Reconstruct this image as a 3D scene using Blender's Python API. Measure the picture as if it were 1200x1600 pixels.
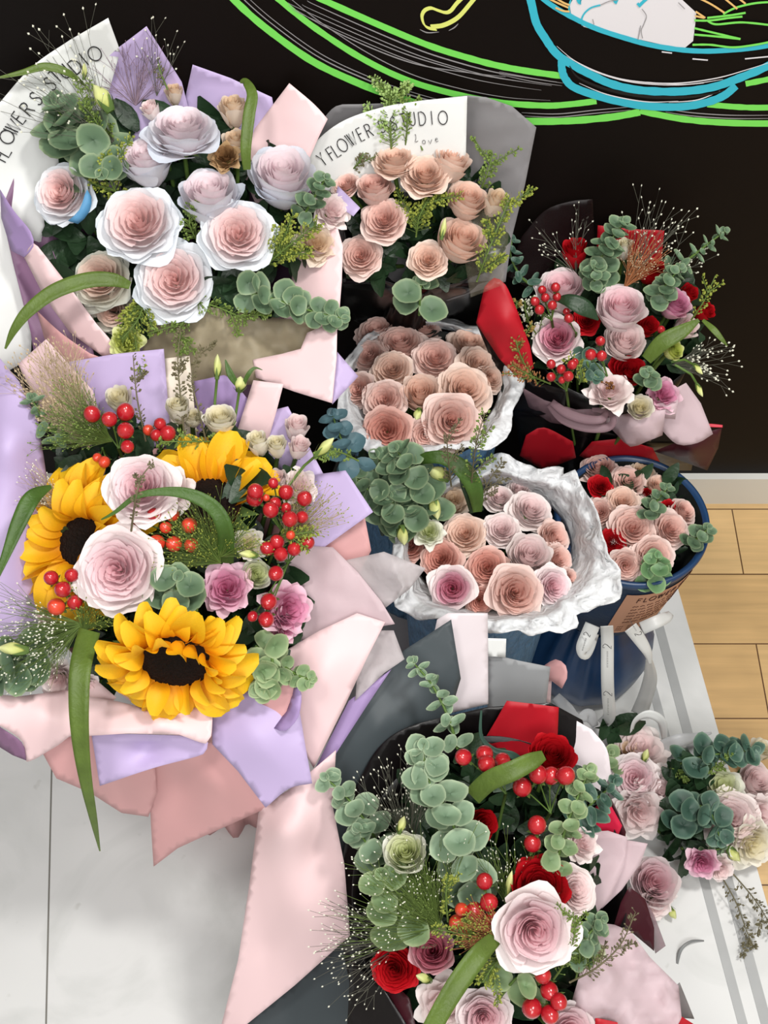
import bpy, bmesh, math, random
import numpy as np
from mathutils import Vector, Matrix, Quaternion, noise
from mathutils.geometry import delaunay_2d_cdt

# ------------------------------------------------------------------ scene, camera, light
for o in list(bpy.data.objects): bpy.data.objects.remove(o)
SC = bpy.context.scene
COL = SC.collection
PITCH = math.radians(58); H = 1.75; F = 1900.0; WALL = 1.127
sp, cp = math.sin(PITCH), math.cos(PITCH)
CAM = Vector((0, 0, H)); FW = Vector((0, cp, -sp)); UP = Vector((0, sp, cp)); RT = Vector((1, 0, 0))
cam = bpy.data.cameras.new('camera'); camo = bpy.data.objects.new('camera', cam); COL.objects.link(camo)
camo.location = CAM; camo.rotation_euler = (math.radians(90) - PITCH, 0, 0)
cam.sensor_fit = 'VERTICAL'; cam.sensor_height = 24; cam.lens = 24 * F / 1600; cam.clip_start = .02
SC.camera = camo

world = bpy.data.worlds.new('shop_light'); SC.world = world; world.use_nodes = True
world.node_tree.nodes['Background'].inputs[0].default_value = (1.0, .985, .97, 1)
world.node_tree.nodes['Background'].inputs[1].default_value = .5

def area(name, loc, target, size, power, col=(1, .97, .93)):
    l = bpy.data.lights.new(name, 'AREA'); l.shape = 'DISK'; l.size = size; l.energy = power; l.color = col
    o = bpy.data.objects.new(name, l); COL.objects.link(o); o.location = loc
    o.rotation_euler = (Vector(target) - Vector(loc)).to_track_quat('-Z', 'Y').to_euler(); return o
area('ceiling_spot_light', (.75, .55, 2.75), (0, .6, .3), .30, 30)
area('ceiling_spot_light', (-.55, .1, 2.75), (-.1, .7, .3), .38, 15)
area('front_fill_light', (.3, -1.0, 2.7), (0, .8, .3), 1.2, 34, (1, .99, .97))  # broad fill lamp added in front to lift the darker areas
vs = SC.view_settings
vs.view_transform = 'Standard'; vs.look = 'None'; vs.gamma = 1; vs.use_curve_mapping = False; vs.exposure = 0.0

# ------------------------------------------------------------------ projection helpers
def P(x, y, d): return CAM + (FW + RT * ((x - 600) / F) - UP * ((y - 800) / F)) * d
def wall_d(y): return WALL / (cp - (y - 800) / F * sp)
def floor_d(y): return H / (sp + (y - 800) / F * cp)
def back_d(x, y, m=.004): return min(wall_d(y), floor_d(y) if (y > 740) else 9) - m
def floor_pt(x, y): return P(x, y, floor_d(y))
def axis(tx, ty): return (-FW + RT * tx + UP * ty).normalized()

# ------------------------------------------------------------------ mesh builder
class MB:
    def __init__(s): s.v = []; s.f = []; s.t = []
    def add(s, vs, fs, t=0.0):
        b = len(s.v); s.v += [tuple(p) for p in vs]
        s.t += (list(t) if hasattr(t, '__len__') else [t] * len(vs))
        s.f += [tuple(i + b for i in f) for f in fs]
    def grid(s, rows, t=None, close=False):
        n = len(rows); m = len(rows[0]); fs = []
        for i in range(n - 1):
            for j in range(m if close else m - 1):
                k = (j + 1) % m
                fs.append((i * m + j, i * m + k, (i + 1) * m + k, (i + 1) * m + j))
        s.add([p for r in rows for p in r], fs, [q for r in t for q in r] if t else 0.0)
    def tube(s, path, r, n=5, t=0.0, cap=True):
        path = [Vector(p) for p in path]
        if not hasattr(r, '__len__'): r = [r] * len(path)
        ref = Vector((.31, .52, .79)); rows = []
        for i, p in enumerate(path):
            a = path[max(i - 1, 0)]; b = path[min(i + 1, len(path) - 1)]
            d = (b - a).normalized() if (b - a).length > 1e-9 else Vector((0, 0, 1))
            x = d.cross(ref)
            if x.length < .05: x = d.cross(Vector((1, 0, 0)))
            x.normalize(); y = d.cross(x)
            rows.append([p + (x * math.cos(2 * math.pi * k / n) + y * math.sin(2 * math.pi * k / n)) * r[i] for k in range(n)])
        b = len(s.v); s.grid(rows, close=True)
        for k in range(len(rows) * n): s.t[b + k] = t
        if cap:
            s.f.append(tuple(b + k for k in range(n))); e = b + (len(rows) - 1) * n
            s.f.append(tuple(e + k for k in reversed(range(n))))
    def ball(s, c, r, sc=(1, 1, 1), q=None, nu=10, nv=7, t=0.0, tip=0.0):
        rows = []
        for i in range(nv + 1):
            a = math.pi * i / nv; row = []
            for j in range(nu):
                b = 2 * math.pi * j / nu
                z = math.cos(a)
                zz = z + (tip * max(0, z) ** 6)
                p = Vector((math.sin(a) * math.cos(b) * sc[0], math.sin(a) * math.sin(b) * sc[1], zz * sc[2])) * r
                if q: p = q @ p
                row.append(Vector(c) + p)
            rows.append(row)
        b = len(s.v); s.grid(rows, close=True)
        for k in range((nv + 1) * nu): s.t[b + k] = t
    def pod(s, c, r, d, t=0.0):           # tiny six sided seed
        d = Vector(d).normalized(); x = d.orthogonal().normalized(); y = d.cross(x); c = Vector(c)
        vs = [c - d * r, c + x * r * .8, c + y * r * .45, c - x * r * .8, c - y * r * .45, c + d * r * 1.1]
        s.add(vs, [(0, 1, 2), (0, 2, 3), (0, 3, 4), (0, 4, 1), (5, 2, 1), (5, 3, 2), (5, 4, 3), (5, 1, 4)], t)
    def mesh(s, name, mat, smooth=True):
        me = bpy.data.meshes.new(name); me.from_pydata(s.v, [], s.f); me.update()
        a = me.attributes.new('tint', 'FLOAT', 'POINT'); a.data.foreach_set('value', np.array(s.t, dtype=np.float32))
        if smooth: me.polygons.foreach_set('use_smooth', [True] * len(me.polygons))
        if mat: me.materials.append(mat)
        return me

def link(name, me, parent=None):
    o = bpy.data.objects.new(name, me); COL.objects.link(o)
    if parent: o.parent = parent
    return o
def tag(o, label=None, cat=None, group=None, kind=None):
    if label: o['label'] = label
    if cat: o['category'] = cat
    if group: o['group'] = group
    if kind: o['kind'] = kind
    return o
def thing(name, loc, label, cat, group=None):
    o = bpy.data.objects.new(name, None); COL.objects.link(o); o.location = loc; o.empty_display_size = .02
    return tag(o, label, cat, group)
def part(name, mb, mat, root, label=None, smooth=True, local=False, kind=None):
    """mb in world coordinates unless local; child keeps world placement under an unrotated root"""
    if not local:
        g = Vector(root.location); r = root
        while r.parent: r = r.parent; g += Vector(r.location)
        mb.v = [(p[0] - g.x, p[1] - g.y, p[2] - g.z) for p in mb.v]
    o = link(name, mb.mesh(name, mat, smooth), root)
    if label: o['label'] = label
    if kind: o['kind'] = kind
    return o

# ------------------------------------------------------------------ materials
def lin(c): return tuple(((v / 255) / 12.92 if v / 255 <= .04045 else ((v / 255 + .055) / 1.055) ** 2.4) for v in c)
MATS = {}
def mat(name, col, rough=.55, ramp=None, trans=0.0, alpha=1.0, bump=None, spec=.4, sheen=0, metal=0, var=.0, varscale=30, coat=0):
    if name in MATS: return MATS[name]
    m = bpy.data.materials.new(name); m.use_nodes = True; nt = m.node_tree; N = nt.nodes; L = nt.links
    b = N['Principled BSDF']; out = N['Material Output']
    b.inputs['Roughness'].default_value = rough; b.inputs['Specular IOR Level'].default_value = spec
    b.inputs['Metallic'].default_value = metal
    b.inputs['Coat Weight'].default_value = coat; b.inputs['Coat Roughness'].default_value = .12
    if sheen: b.inputs['Sheen Weight'].default_value = sheen
    if ramp:
        at = N.new('ShaderNodeAttribute'); at.attribute_name = 'tint'
        cr = N.new('ShaderNodeValToRGB'); L.new(at.outputs['Fac'], cr.inputs[0])
        e = cr.color_ramp.elements
        e[0].position = ramp[0][0]; e[0].color = (*lin(ramp[0][1]), 1); e[1].position = ramp[-1][0]; e[1].color = (*lin(ramp[-1][1]), 1)
        for p_, c_ in ramp[1:-1]:
            q = e.new(p_); q.color = (*lin(c_), 1)
        csock = cr.outputs[0]
    else:
        rgb = N.new('ShaderNodeRGB'); rgb.outputs[0].default_value = (*lin(col), 1); csock = rgb.outputs[0]
    if var:
        tc = N.new('ShaderNodeTexCoord'); nz = N.new('ShaderNodeTexNoise'); nz.inputs['Scale'].default_value = varscale; nz.inputs['Detail'].default_value = 4
        L.new(tc.outputs['Object'], nz.inputs['Vector'])
        mr = N.new('ShaderNodeMapRange'); mr.inputs[1].default_value = .3; mr.inputs[2].default_value = .7
        mr.inputs[3].default_value = 1 - var; mr.inputs[4].default_value = 1 + var; L.new(nz.outputs[0], mr.inputs[0])
        mx = N.new('ShaderNodeVectorMath'); mx.operation = 'SCALE'; L.new(csock, mx.inputs[0]); L.new(mr.outputs[0], mx.inputs['Scale'])
        csock = mx.outputs[0]
    L.new(csock, b.inputs['Base Color'])
    if bump:
        kind, scale, st = bump
        tc2 = N.new('ShaderNodeTexCoord')
        if kind == 'crumple':
            t = N.new('ShaderNodeTexVoronoi'); t.inputs['Scale'].default_value = scale; t.feature = 'F1'; t.distance = 'EUCLIDEAN'
            n2 = N.new('ShaderNodeTexNoise'); n2.inputs['Scale'].default_value = scale * .6; n2.inputs['Detail'].default_value = 3
            L.new(tc2.outputs['Object'], n2.inputs['Vector'])
            ad = N.new('ShaderNodeVectorMath'); ad.operation = 'MULTIPLY_ADD'; ad.inputs[1].default_value = (.06,) * 3
            L.new(n2.outputs['Color'], ad.inputs[0]); L.new(tc2.outputs['Object'], ad.inputs[2]); L.new(ad.outputs[0], t.inputs['Vector'])
            hs = t.outputs['Distance']
        elif kind == 'crepe':
            t = N.new('ShaderNodeTexNoise'); mp = N.new('ShaderNodeMapping'); mp.inputs['Scale'].default_value = (1, 1, .28)
            L.new(tc2.outputs['Object'], mp.inputs[0]); L.new(mp.outputs[0], t.inputs['Vector']); t.inputs['Scale'].default_value = scale; t.inputs['Detail'].default_value = 5; t.inputs['Distortion'].default_value = .6
            hs = t.outputs[0]
        else:
            t = N.new('ShaderNodeTexNoise'); t.inputs['Scale'].default_value = scale; t.inputs['Detail'].default_value = 4
            L.new(tc2.outputs['Object'], t.inputs['Vector']); hs = t.outputs[0]
        bp = N.new('ShaderNodeBump'); bp.inputs['Strength'].default_value = st; bp.inputs['Distance'].default_value = .01
        L.new(hs, bp.inputs['Height']); L.new(bp.outputs[0], b.inputs['Normal'])
    last = b.outputs[0]
    if trans:
        tr = N.new('ShaderNodeBsdfTranslucent'); L.new(csock, tr.inputs[0]); ms = N.new('ShaderNodeMixShader'); ms.inputs[0].default_value = trans
        L.new(last, ms.inputs[1]); L.new(tr.outputs[0], ms.inputs[2]); last = ms.outputs[0]
    if alpha < 1:
        tp = N.new('ShaderNodeBsdfTransparent'); ms2 = N.new('ShaderNodeMixShader'); ms2.inputs[0].default_value = alpha
        L.new(tp.outputs[0], ms2.inputs[1]); L.new(last, ms2.inputs[2]); last = ms2.outputs[0]
    L.new(last, out.inputs[0]); MATS[name] = m
    return m
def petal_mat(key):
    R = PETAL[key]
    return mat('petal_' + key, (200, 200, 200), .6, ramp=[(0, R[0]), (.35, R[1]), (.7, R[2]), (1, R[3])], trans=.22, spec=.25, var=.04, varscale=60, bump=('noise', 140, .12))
PETAL = {   # heart, mid, outer, rim colours
 'blue': ((247, 208, 204), (249, 228, 228), (243, 243, 246), (230, 240, 248)),
 'bluecup': ((248, 230, 234), (247, 234, 239), (241, 240, 245), (222, 232, 246)),
 'peach': ((238, 198, 178), (243, 214, 198), (244, 220, 206), (247, 228, 216)),
 'peachpink': ((232, 184, 172), (240, 206, 196), (242, 216, 208), (246, 226, 219)),
 'coral': ((214, 144, 128), (228, 170, 156), (234, 188, 176), (240, 206, 196)),
 'rosepink': ((196, 90, 120), (224, 146, 164), (238, 186, 196), (246, 212, 216)),
 'pale': ((244, 200, 208), (247, 224, 228), (249, 236, 237), (250, 243, 242)),
 'blush': ((245, 220, 220), (247, 229, 228), (248, 236, 234), (250, 242, 239)),
 'pinkheart': ((216, 116, 146), (238, 186, 202), (249, 234, 235), (251, 244, 242)),
 'red': ((150, 6, 16), (186, 12, 24), (204, 20, 34), (214, 34, 44)),
 'mauve': ((204, 112, 150), (226, 158, 188), (240, 194, 214), (248, 218, 228)),
 'cream': ((236, 226, 186), (240, 234, 212), (244, 240, 226), (248, 246, 236)),
 'buff': ((226, 196, 160), (236, 214, 190), (240, 224, 206), (244, 232, 218)),
 'tan': ((120, 84, 50), (158, 120, 82), (190, 156, 114), (206, 176, 136)),
 'faded': ((234, 192, 176), (234, 212, 198), (228, 224, 210), (224, 228, 218)),
 'whitegreen': ((206, 214, 150), (228, 232, 196), (240, 242, 226), (246, 246, 238)),
 'lime': ((170, 184, 70), (200, 208, 110), (222, 228, 150), (232, 236, 176)),
}
M_CALYX = mat('calyx_green', (92, 118, 58), .6, var=.15)
M_STEM = mat('stem_green', (84, 112, 48), .55, var=.12)
M_LEAFD = mat('leaf_dark_green', (34, 56, 34), .42, var=.3, varscale=18, bump=('noise', 90, .2))
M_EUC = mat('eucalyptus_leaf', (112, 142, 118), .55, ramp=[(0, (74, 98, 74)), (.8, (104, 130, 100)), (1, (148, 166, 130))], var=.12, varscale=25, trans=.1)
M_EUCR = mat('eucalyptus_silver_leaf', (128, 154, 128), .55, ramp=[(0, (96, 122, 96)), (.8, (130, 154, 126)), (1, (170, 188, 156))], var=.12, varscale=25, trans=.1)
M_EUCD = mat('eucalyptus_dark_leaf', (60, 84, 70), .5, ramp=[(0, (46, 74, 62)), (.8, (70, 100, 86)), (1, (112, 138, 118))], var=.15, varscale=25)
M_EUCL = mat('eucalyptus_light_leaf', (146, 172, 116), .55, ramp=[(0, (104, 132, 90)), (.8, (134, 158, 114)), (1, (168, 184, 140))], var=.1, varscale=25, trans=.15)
M_GRASS = mat('grass_blade', (92, 114, 46), .45, var=.18, varscale=40, trans=.12, bump=('crepe', 260, .15))
M_GRASSD = mat('grass_blade_dark', (70, 100, 40), .45, var=.2, varscale=40, trans=.1, bump=('crepe', 260, .15))
M_LIME = mat('yellow_green_seed', (150, 160, 66), .55, var=.25, varscale=120, trans=.15)
M_POD = mat('pennycress_green', (112, 134, 62), .55, var=.25, varscale=120)
M_PODD = mat('dry_dark_pod', (104, 98, 72), .6, var=.2, varscale=120)
M_FINE = mat('fine_grass_stem', (96, 118, 52), .6, var=.2)
M_FINEG = mat('grey_grass_stem', (96, 96, 84), .7)
M_SEED = mat('pale_grass_seed', (222, 222, 204), .5)
M_TAN = mat('tan_plume', (206, 186, 152), .7, trans=.2, var=.15)
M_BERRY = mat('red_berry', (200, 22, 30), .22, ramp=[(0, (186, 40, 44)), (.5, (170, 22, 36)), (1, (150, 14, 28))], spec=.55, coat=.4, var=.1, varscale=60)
M_BERRYO = mat('orange_berry', (214, 70, 46), .28, spec=.55, coat=.3)
M_SUN = mat('sunflower_petal', (240, 176, 14), .5, ramp=[(0, (232, 146, 10)), (.4, (246, 184, 20)), (1, (252, 204, 34))], trans=.25, var=.06, varscale=50, bump=('crepe', 200, .2))
M_DISC = mat('sunflower_disc', (30, 16, 10), .8, ramp=[(0, (14, 10, 8)), (.7, (34, 18, 10)), (1, (88, 48, 18))], bump=('noise', 300, .8), spec=.2)
# ------------------------------------------------------------------ flower meshes (unit radius, axis +Z)
def petal(mb, phi, r0, z0, R1, z1, ha, curl, ruf, rnd, t0, t1, nu=10, nv=7, point=0.12, hlf=0.0):
    ph = rnd.uniform(0, 6.28); kf = rnd.uniform(2.2, 4.2); lean = rnd.uniform(-.05, .05)
    rows, ts = [], []
    for j in range(nv + 1):
        v = j / nv; row = []; tr = []
        for i in range(nu + 1):
            u = -1 + 2 * i / nu
            vv = v * (1 - point * abs(u) ** 2.4 + .03 * math.sin(kf * u * 1.5 + ph))
            w = .4 + .6 * math.sin(min(1, vv * 1.25) * math.pi / 2)
            if v > .7: w *= 1 - .10 * ((v - .7) / .3) ** 2
            a = phi + u * ha * w
            rho = r0 + (R1 - r0) * math.sin(vv * math.pi / 2) ** .85 + .035 * u * (.3 + R1) + hlf * u * vv
            z = z0 + (z1 - z0) * vv ** 1.25 + lean * u
            if vv > .62:
                t = (vv - .62) / .38
                rho += curl * .20 * t * t; z -= curl * .13 * t ** 2.2
            rr = ruf * vv ** 3
            rho += rr * math.sin(kf * 1.7 * u + ph); z += rr * .9 * math.cos(kf * 2.1 * u + ph * 1.7)
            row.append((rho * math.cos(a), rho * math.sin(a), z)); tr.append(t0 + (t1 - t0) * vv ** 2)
        rows.append(row); ts.append(tr)
    mb.grid(rows, ts)

SHAPE = {  # heart count, outer count, heart radius share, outer radius, cup depth, curl, ruffle, dome
 'open':   dict(nh=24, no=15, hr=.54, R=.90, dep=.75, curl=.8, ruf=.030, sink=.10, lift=.16),
 'garden': dict(nh=30, no=15, hr=.58, R=.90, dep=.70, curl=.7, ruf=.035, sink=.06, lift=.10),
 'cup':    dict(nh=16, no=9, hr=.66, R=.88, dep=1.35, curl=.75, ruf=.03, sink=.05, lift=.22),
 'bud':    dict(nh=9, no=5, hr=.62, R=.80, dep=1.7, curl=.5, ruf=.03, sink=-.05, lift=.30),
 'ruffle': dict(nh=10, no=11, hr=.55, R=.88, dep=.95, curl=1.0, ruf=.10, sink=.15, lift=.12),
 'spiral': dict(nh=18, no=11, hr=.60, R=.88, dep=.85, curl=1.0, ruf=.03, sink=-.02, lift=.22),
}
FC = {}
def flower_meshes(shape, col, seed):
    key = (shape, col, seed)
    if key in FC: return FC[key]
    S = SHAPE[shape]; rnd = random.Random(hash_s(shape) + seed * 17)
    heart, outer = MB(), MB(); m = petal_mat(col)
    ba = rnd.uniform(0, 6.28); z0 = -S['dep']
    n = S['nh']
    for i in range(n):
        t = (i + .5) / n
        R1 = .05 + (S['hr'] - .05) * t ** .85
        z1 = S['lift'] * (1 - t * .35) - S['sink'] * (1 - t) ** 3 + rnd.uniform(-.015, .015)
        ha = 1.9 * (1 - t) + 1.0 * t
        if shape == 'garden': ha *= .72
        # quartered hearts wander off centre
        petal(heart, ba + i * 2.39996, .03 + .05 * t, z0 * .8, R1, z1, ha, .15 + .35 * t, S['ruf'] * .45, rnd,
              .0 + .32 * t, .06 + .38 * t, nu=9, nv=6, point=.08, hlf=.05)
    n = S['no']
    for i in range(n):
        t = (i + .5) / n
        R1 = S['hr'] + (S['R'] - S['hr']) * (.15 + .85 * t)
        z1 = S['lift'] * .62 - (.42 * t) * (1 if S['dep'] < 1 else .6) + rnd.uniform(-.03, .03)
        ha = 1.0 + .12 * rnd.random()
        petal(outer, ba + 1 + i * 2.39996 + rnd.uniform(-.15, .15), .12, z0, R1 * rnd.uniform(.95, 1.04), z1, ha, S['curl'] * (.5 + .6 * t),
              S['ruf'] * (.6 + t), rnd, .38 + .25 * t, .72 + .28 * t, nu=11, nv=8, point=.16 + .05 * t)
    cal = MB()
    cal.ball((0, 0, z0 - .05), .16, (1, 1, 1.2), nu=8, nv=6)
    for k in range(5):
        a = k * 1.2566 + .3; rows = []
        for j in range(6):
            v = j / 5; w = .11 * (1 - v) ** .7 + .004; rr = .10 + .34 * v; z = z0 - .04 + (.36 if S['dep'] > 1 else .1) * v - .1 * v * v
            rows.append([(rr * math.cos(a) - s_ * w * math.sin(a), rr * math.sin(a) + s_ * w * math.cos(a), z - .02 * abs(s_)) for s_ in (-1, 0, 1)])
        cal.grid(rows)
    FC[key] = (heart.mesh('heart_petals', m), outer.mesh('outer_petals', m), cal.mesh('calyx', M_CALYX))
    return FC[key]
def hash_s(s): return sum((i + 1) * ord(c) for i, c in enumerate(s))

NECK = {}
def bez(a, b, c, n=8):
    return [a * (1 - t) ** 2 + b * 2 * t * (1 - t) + c * t * t for t in [i / n for i in range(n + 1)]]
CNT = [0]
KINDCAT = {'rose': 'rose', 'spray_rose': 'rose', 'lisianthus': 'lisianthus', 'rose_bud': 'rose bud'}
def flower(name, shape, col, x, y, dia, d, tx, ty, label, group=None, neck=None, stem=True, seed=None, roll=None):
    CNT[0] += 1
    seed = (CNT[0] % 4) if seed is None else seed
    hm, om, cm = flower_meshes(shape, col, seed)
    r = dia * d / F / 2 * 1.02
    pos = P(x, y, d); ax = axis(tx, ty)
    q = ax.to_track_quat('Z', 'Y') @ Quaternion((0, 0, 1), CNT[0] * 1.7 if roll is None else roll)
    root = thing(name, pos, label, KINDCAT.get(name, 'flower'), group)
    for nm, me in (('heart_petals', hm), ('outer_petals', om), ('calyx', cm)):
        o = link(nm, me, root); o.rotation_mode = 'QUATERNION'; o.rotation_quaternion = q; o.scale = (r, r, r)
    if stem and neck is not None:
        base = pos - ax * r * SHAPE[shape]['dep']
        end = base.lerp(neck, .72); mid = base - ax * .05; mid = mid.lerp(base.lerp(neck, .3), .4)
        mb = MB(); mb.tube(bez(base, mid, end), [.0026] * 9, 6)
        part('stem', mb, M_STEM, root)
    return root

def closed_bud(name, pts, d, wpx, colr, label, group=None, cat='flower bud', stempts=None):
    """long pointed bud: petals twisted shut along pts[0] (base) to pts[-1] (tip)"""
    root = thing(name, P(*pts[0], d), label, cat, group)
    a, b = P(*pts[0], d), P(*pts[-1], d - .006); ax = (b - a); Lh = ax.length; ax.normalize()
    x = ax.orthogonal().normalized(); yv = ax.cross(x); r = wpx * d / F / 2
    rows, ts = [], []
    for i in range(13):
        t = i / 12; rad = r * (math.sin(min(1, (t + .08) * 1.5) * math.pi / 2) * (1 - t ** 3.2) + .02); row = []
        for k in range(15):
            an = 2 * math.pi * k / 15 + t * 1.8; rr = rad * (1 + .12 * math.sin(3 * an - t * 5.4))
            row.append(a + ax * Lh * t + (x * math.cos(an) + yv * math.sin(an)) * rr)
        rows.append(row); ts.append([.3 + .7 * t] * 15)
    mb = MB(); mb.grid(rows, ts, close=True); part('bud_petals', mb, petal_mat(colr), root)
    mb = MB()
    for k in range(5):
        an = k * 1.2566; rows = []
        for j in range(6):
            v = j / 5; w = r * .45 * (1 - v) ** .8 + 1e-5; c = a + ax * Lh * .55 * v - ax * .002 + (x * math.cos(an) + yv * math.sin(an)) * r * (.25 + .95 * math.sin(v * 1.5))
            tang = (-x * math.sin(an) + yv * math.cos(an))
            rows.append([c - tang * w, c + (x * math.cos(an) + yv * math.sin(an)) * w * .2, c + tang * w])
        mb.grid(rows)
    part('sepals', mb, M_CALYX, root)
    if stempts:
        mb = MB(); mb.tube([P(px, py, pd) for px, py, pd in stempts], .0016, 6); part('stem', mb, M_STEM, root)
    return root

def sun_petals(n=5):
    out = []
    for s in range(n):
        rnd = random.Random(50 + s); mb = MB(); rows, ts = [], []
        bend = rnd.uniform(-.5, .6); tw = rnd.uniform(-.35, .35); ph = rnd.uniform(0, 6)
        for j in range(11):
            v = j / 10; w = .31 * (math.sin(math.pi * min(1, v * .90 + .06)) ** .5) + .004
            row = []
            for i in range(7):
                u = -1 + i / 3
                a = tw * v
                px, pz = u * w, .10 * abs(u) ** 1.5 * w * 5 + .012 * math.sin(u * 9 + ph) * v
                row.append((px * math.cos(a) - pz * math.sin(a), v, px * math.sin(a) + pz * math.cos(a) + .22 * math.sin(v * 2.6) - bend * v * v * .7))
            rows.append(row); ts.append([v] * 7)
        mb.grid(rows, ts); out.append(mb.mesh('ray_petal', M_SUN))
    return out
SP = None
def sunflower(x, y, dia, disc, d, tx, ty, label, group, neck, layers=((0, 1.0, .05, 19), (.17, .92, .35, 17), (.08, .66, 1.0, 15)), seed=1, upper=False):
    """layers: angular phase, length factor, lift of the petal, count"""
    global SP
    if SP is None: SP = sun_petals()
    rnd = random.Random(seed); root = thing('sunflower', P(x, y, d), label, 'sunflower', group)
    R = dia * d / F / 2; rd = disc * d / F / 2; ax = axis(tx, ty); q = ax.to_track_quat('Z', 'Y')
    for ph, lf, lift, n in layers:
        for k in range(n):
            a = 2 * math.pi * (k + rnd.uniform(-.25, .25)) / n + ph
            if upper and (q @ (Quaternion((0, 0, 1), a) @ Vector((0, 1, 0)))).dot(UP) < -.05: continue     # lower rays crushed away under the grass
            o = link('ray_petal', SP[rnd.randrange(5)], root); o.rotation_mode = 'QUATERNION'
            L = (R - rd * .86) * lf * rnd.uniform(.88, 1.1)
            o.rotation_quaternion = q @ Quaternion((0, 0, 1), a) @ Quaternion((1, 0, 0), lift * rnd.uniform(.6, 1.3) - .05) @ Quaternion((0, 1, 0), rnd.uniform(-.35, .35))
            o.location = q @ (Quaternion((0, 0, 1), a) @ Vector((0, rd * .84, .002 + .006 * lift)))
            o.scale = (L * 1.08, L, L)
    mb = MB(); rows, ts = [], []
    for i in range(15):
        t = i / 14; rr = rd * math.sin(t * math.pi / 2) * 1.02
        row = []
        for k in range(36):
            an = 2 * math.pi * k / 36; bump = .0011 * ((k + i) % 2) if 3 < i < 14 else 0
            z = .010 * math.cos(t * math.pi / 2) - .006 * math.exp(-(t * 3) ** 2) + bump
            row.append(tuple(q @ Vector((rr * math.cos(an), rr * math.sin(an), z + .003))))
        rows.append(row); ts.append([t] * 36)
    mb.grid(rows, ts, close=True); part('seed_disc', mb, M_DISC, root, local=True)
    mb = MB()
    for k in range(14):
        a = k * .4488; rows = []
        for j in range(5):
            v = j / 4; w = rd * .3 * (1 - v) + .0004; c = q @ (Quaternion((0, 0, 1), a) @ Vector((0, rd * (.7 + .9 * v), -.006 - .004 * v)))
            s_ = q @ (Quaternion((0, 0, 1), a) @ Vector((1, 0, 0))); rows.append([c - s_ * w, c + s_ * w])
        mb.grid(rows)
    mb.ball(q @ Vector((0, 0, -.006)), rd * .8, (1, 1, .25), q, nu=16)
    part('bracts', mb, M_CALYX, root, local=True)
    pos = P(x, y, d); base = pos - ax * .008
    mb = MB(); mb.tube(bez(base, base - ax * .05, base.lerp(neck, .72)), .0045, 8); part('stem', mb, M_STEM, root)
    return root

# ------------------------------------------------------------------ greenery
def spline(pts, n=8):
    out = []; k = len(pts)
    for i in range(k - 1):
        p0 = pts[max(i - 1, 0)]; p1 = pts[i]; p2 = pts[i + 1]; p3 = pts[min(i + 2, k - 1)]
        for j in range(n):
            t = j / n
            out.append(tuple(.5 * ((2 * b) + (c - a) * t + (2 * a - 5 * b + 4 * c - e) * t * t + (-a + 3 * b - 3 * c + e) * t ** 3) for a, b, c, e in zip(p0, p1, p2, p3)))
    out.append(tuple(pts[-1])); return out

def leaf_disc(mb, c, nrm, up, r, rnd, aspect=1.0, cup=.25):
    nrm = nrm.normalized(); up = (up - nrm * up.dot(nrm))
    up = up.normalized() if up.length > 1e-4 else nrm.orthogonal().normalized(); sd = nrm.cross(up)
    rows, ts = [], []; n = 16; ph = rnd.uniform(0, 6)
    for i in range(5):
        t = i / 4 + (.02 if i == 0 else 0); row = []
        for k in range(n):
            a = 2 * math.pi * k / n
            rad = r * t * (1 + .05 * math.sin(2 * a + ph) + .03 * math.sin(5 * a + ph))
            p = sd * math.sin(a) * rad * aspect + up * (math.cos(a) * rad * (1 + .12 * math.cos(a)) + r * .85)
            p += nrm * (cup * r * t * t - .10 * r * abs(math.sin(a)) * (1 - t) + .05 * r * math.sin(3 * a + ph) * t)
            row.append(c + p)
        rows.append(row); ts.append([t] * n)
    mb.grid(rows, ts, close=True)

def eucalyptus(pts, leaf, label, m=None, n=None, d=None, face=.5, group=None, seed=0, name='eucalyptus_sprig', spread=.9, aspect=1.0, grow=1.0):
    """pts (x, y, depth) from the base to the tip; leaf = leaf diameter in px"""
    rnd = random.Random(seed * 31 + 7); m = m or M_EUC
    path = [P(*p) for p in spline(pts, 10)]; dm = sum(p[2] for p in pts) / len(pts)
    root = thing(name, path[0], label, 'eucalyptus', group)
    mb = MB(); k = len(path); mb.tube(path, [.0016 * (1 - .6 * i / k) + .0003 for i in range(k)], 6); part('stem', mb, M_STEM, root)
    L = sum((path[i + 1] - path[i]).length for i in range(k - 1)); lr = leaf * dm / F / 2
    n = int(n * 1.3 + .5) if n and n > 3 else n
    n = n or max(3, int(L / (lr * .62))); mb = MB()
    for i in range(n):
        f = (i + .6) / n * (k - 1); j = min(int(f), k - 2); c = path[j].lerp(path[j + 1], f - j); ax = (path[min(j + 1, k - 1)] - path[max(j - 1, 0)]).normalized()
        sz = lr * (1 - .45 * (i / n) ** 1.5 * grow) * rnd.uniform(.85, 1.12)
        side = ax.cross(-FW).normalized()
        rot = Quaternion(ax, (i % 2) * math.pi / 2 + rnd.uniform(-.3, .3))
        for s_ in (1, -1):
            out = (rot @ side) * s_
            up = (out * spread + ax * .35 - FW * .25)
            nrm = (-FW * (face + .35) + ax * .55 + UP * .25 + Vector((rnd.uniform(-.5, .5), rnd.uniform(-.5, .5), rnd.uniform(-.5, .5))))
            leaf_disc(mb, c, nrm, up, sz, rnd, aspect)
    for q_ in range(3): leaf_disc(mb, path[-1], -FW + RT * (q_ - 1) * .8, path[-1] - path[-3] + RT * (q_ - 1) * .005, lr * .38, rnd)
    part('leaves', mb, m, root); return root

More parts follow.
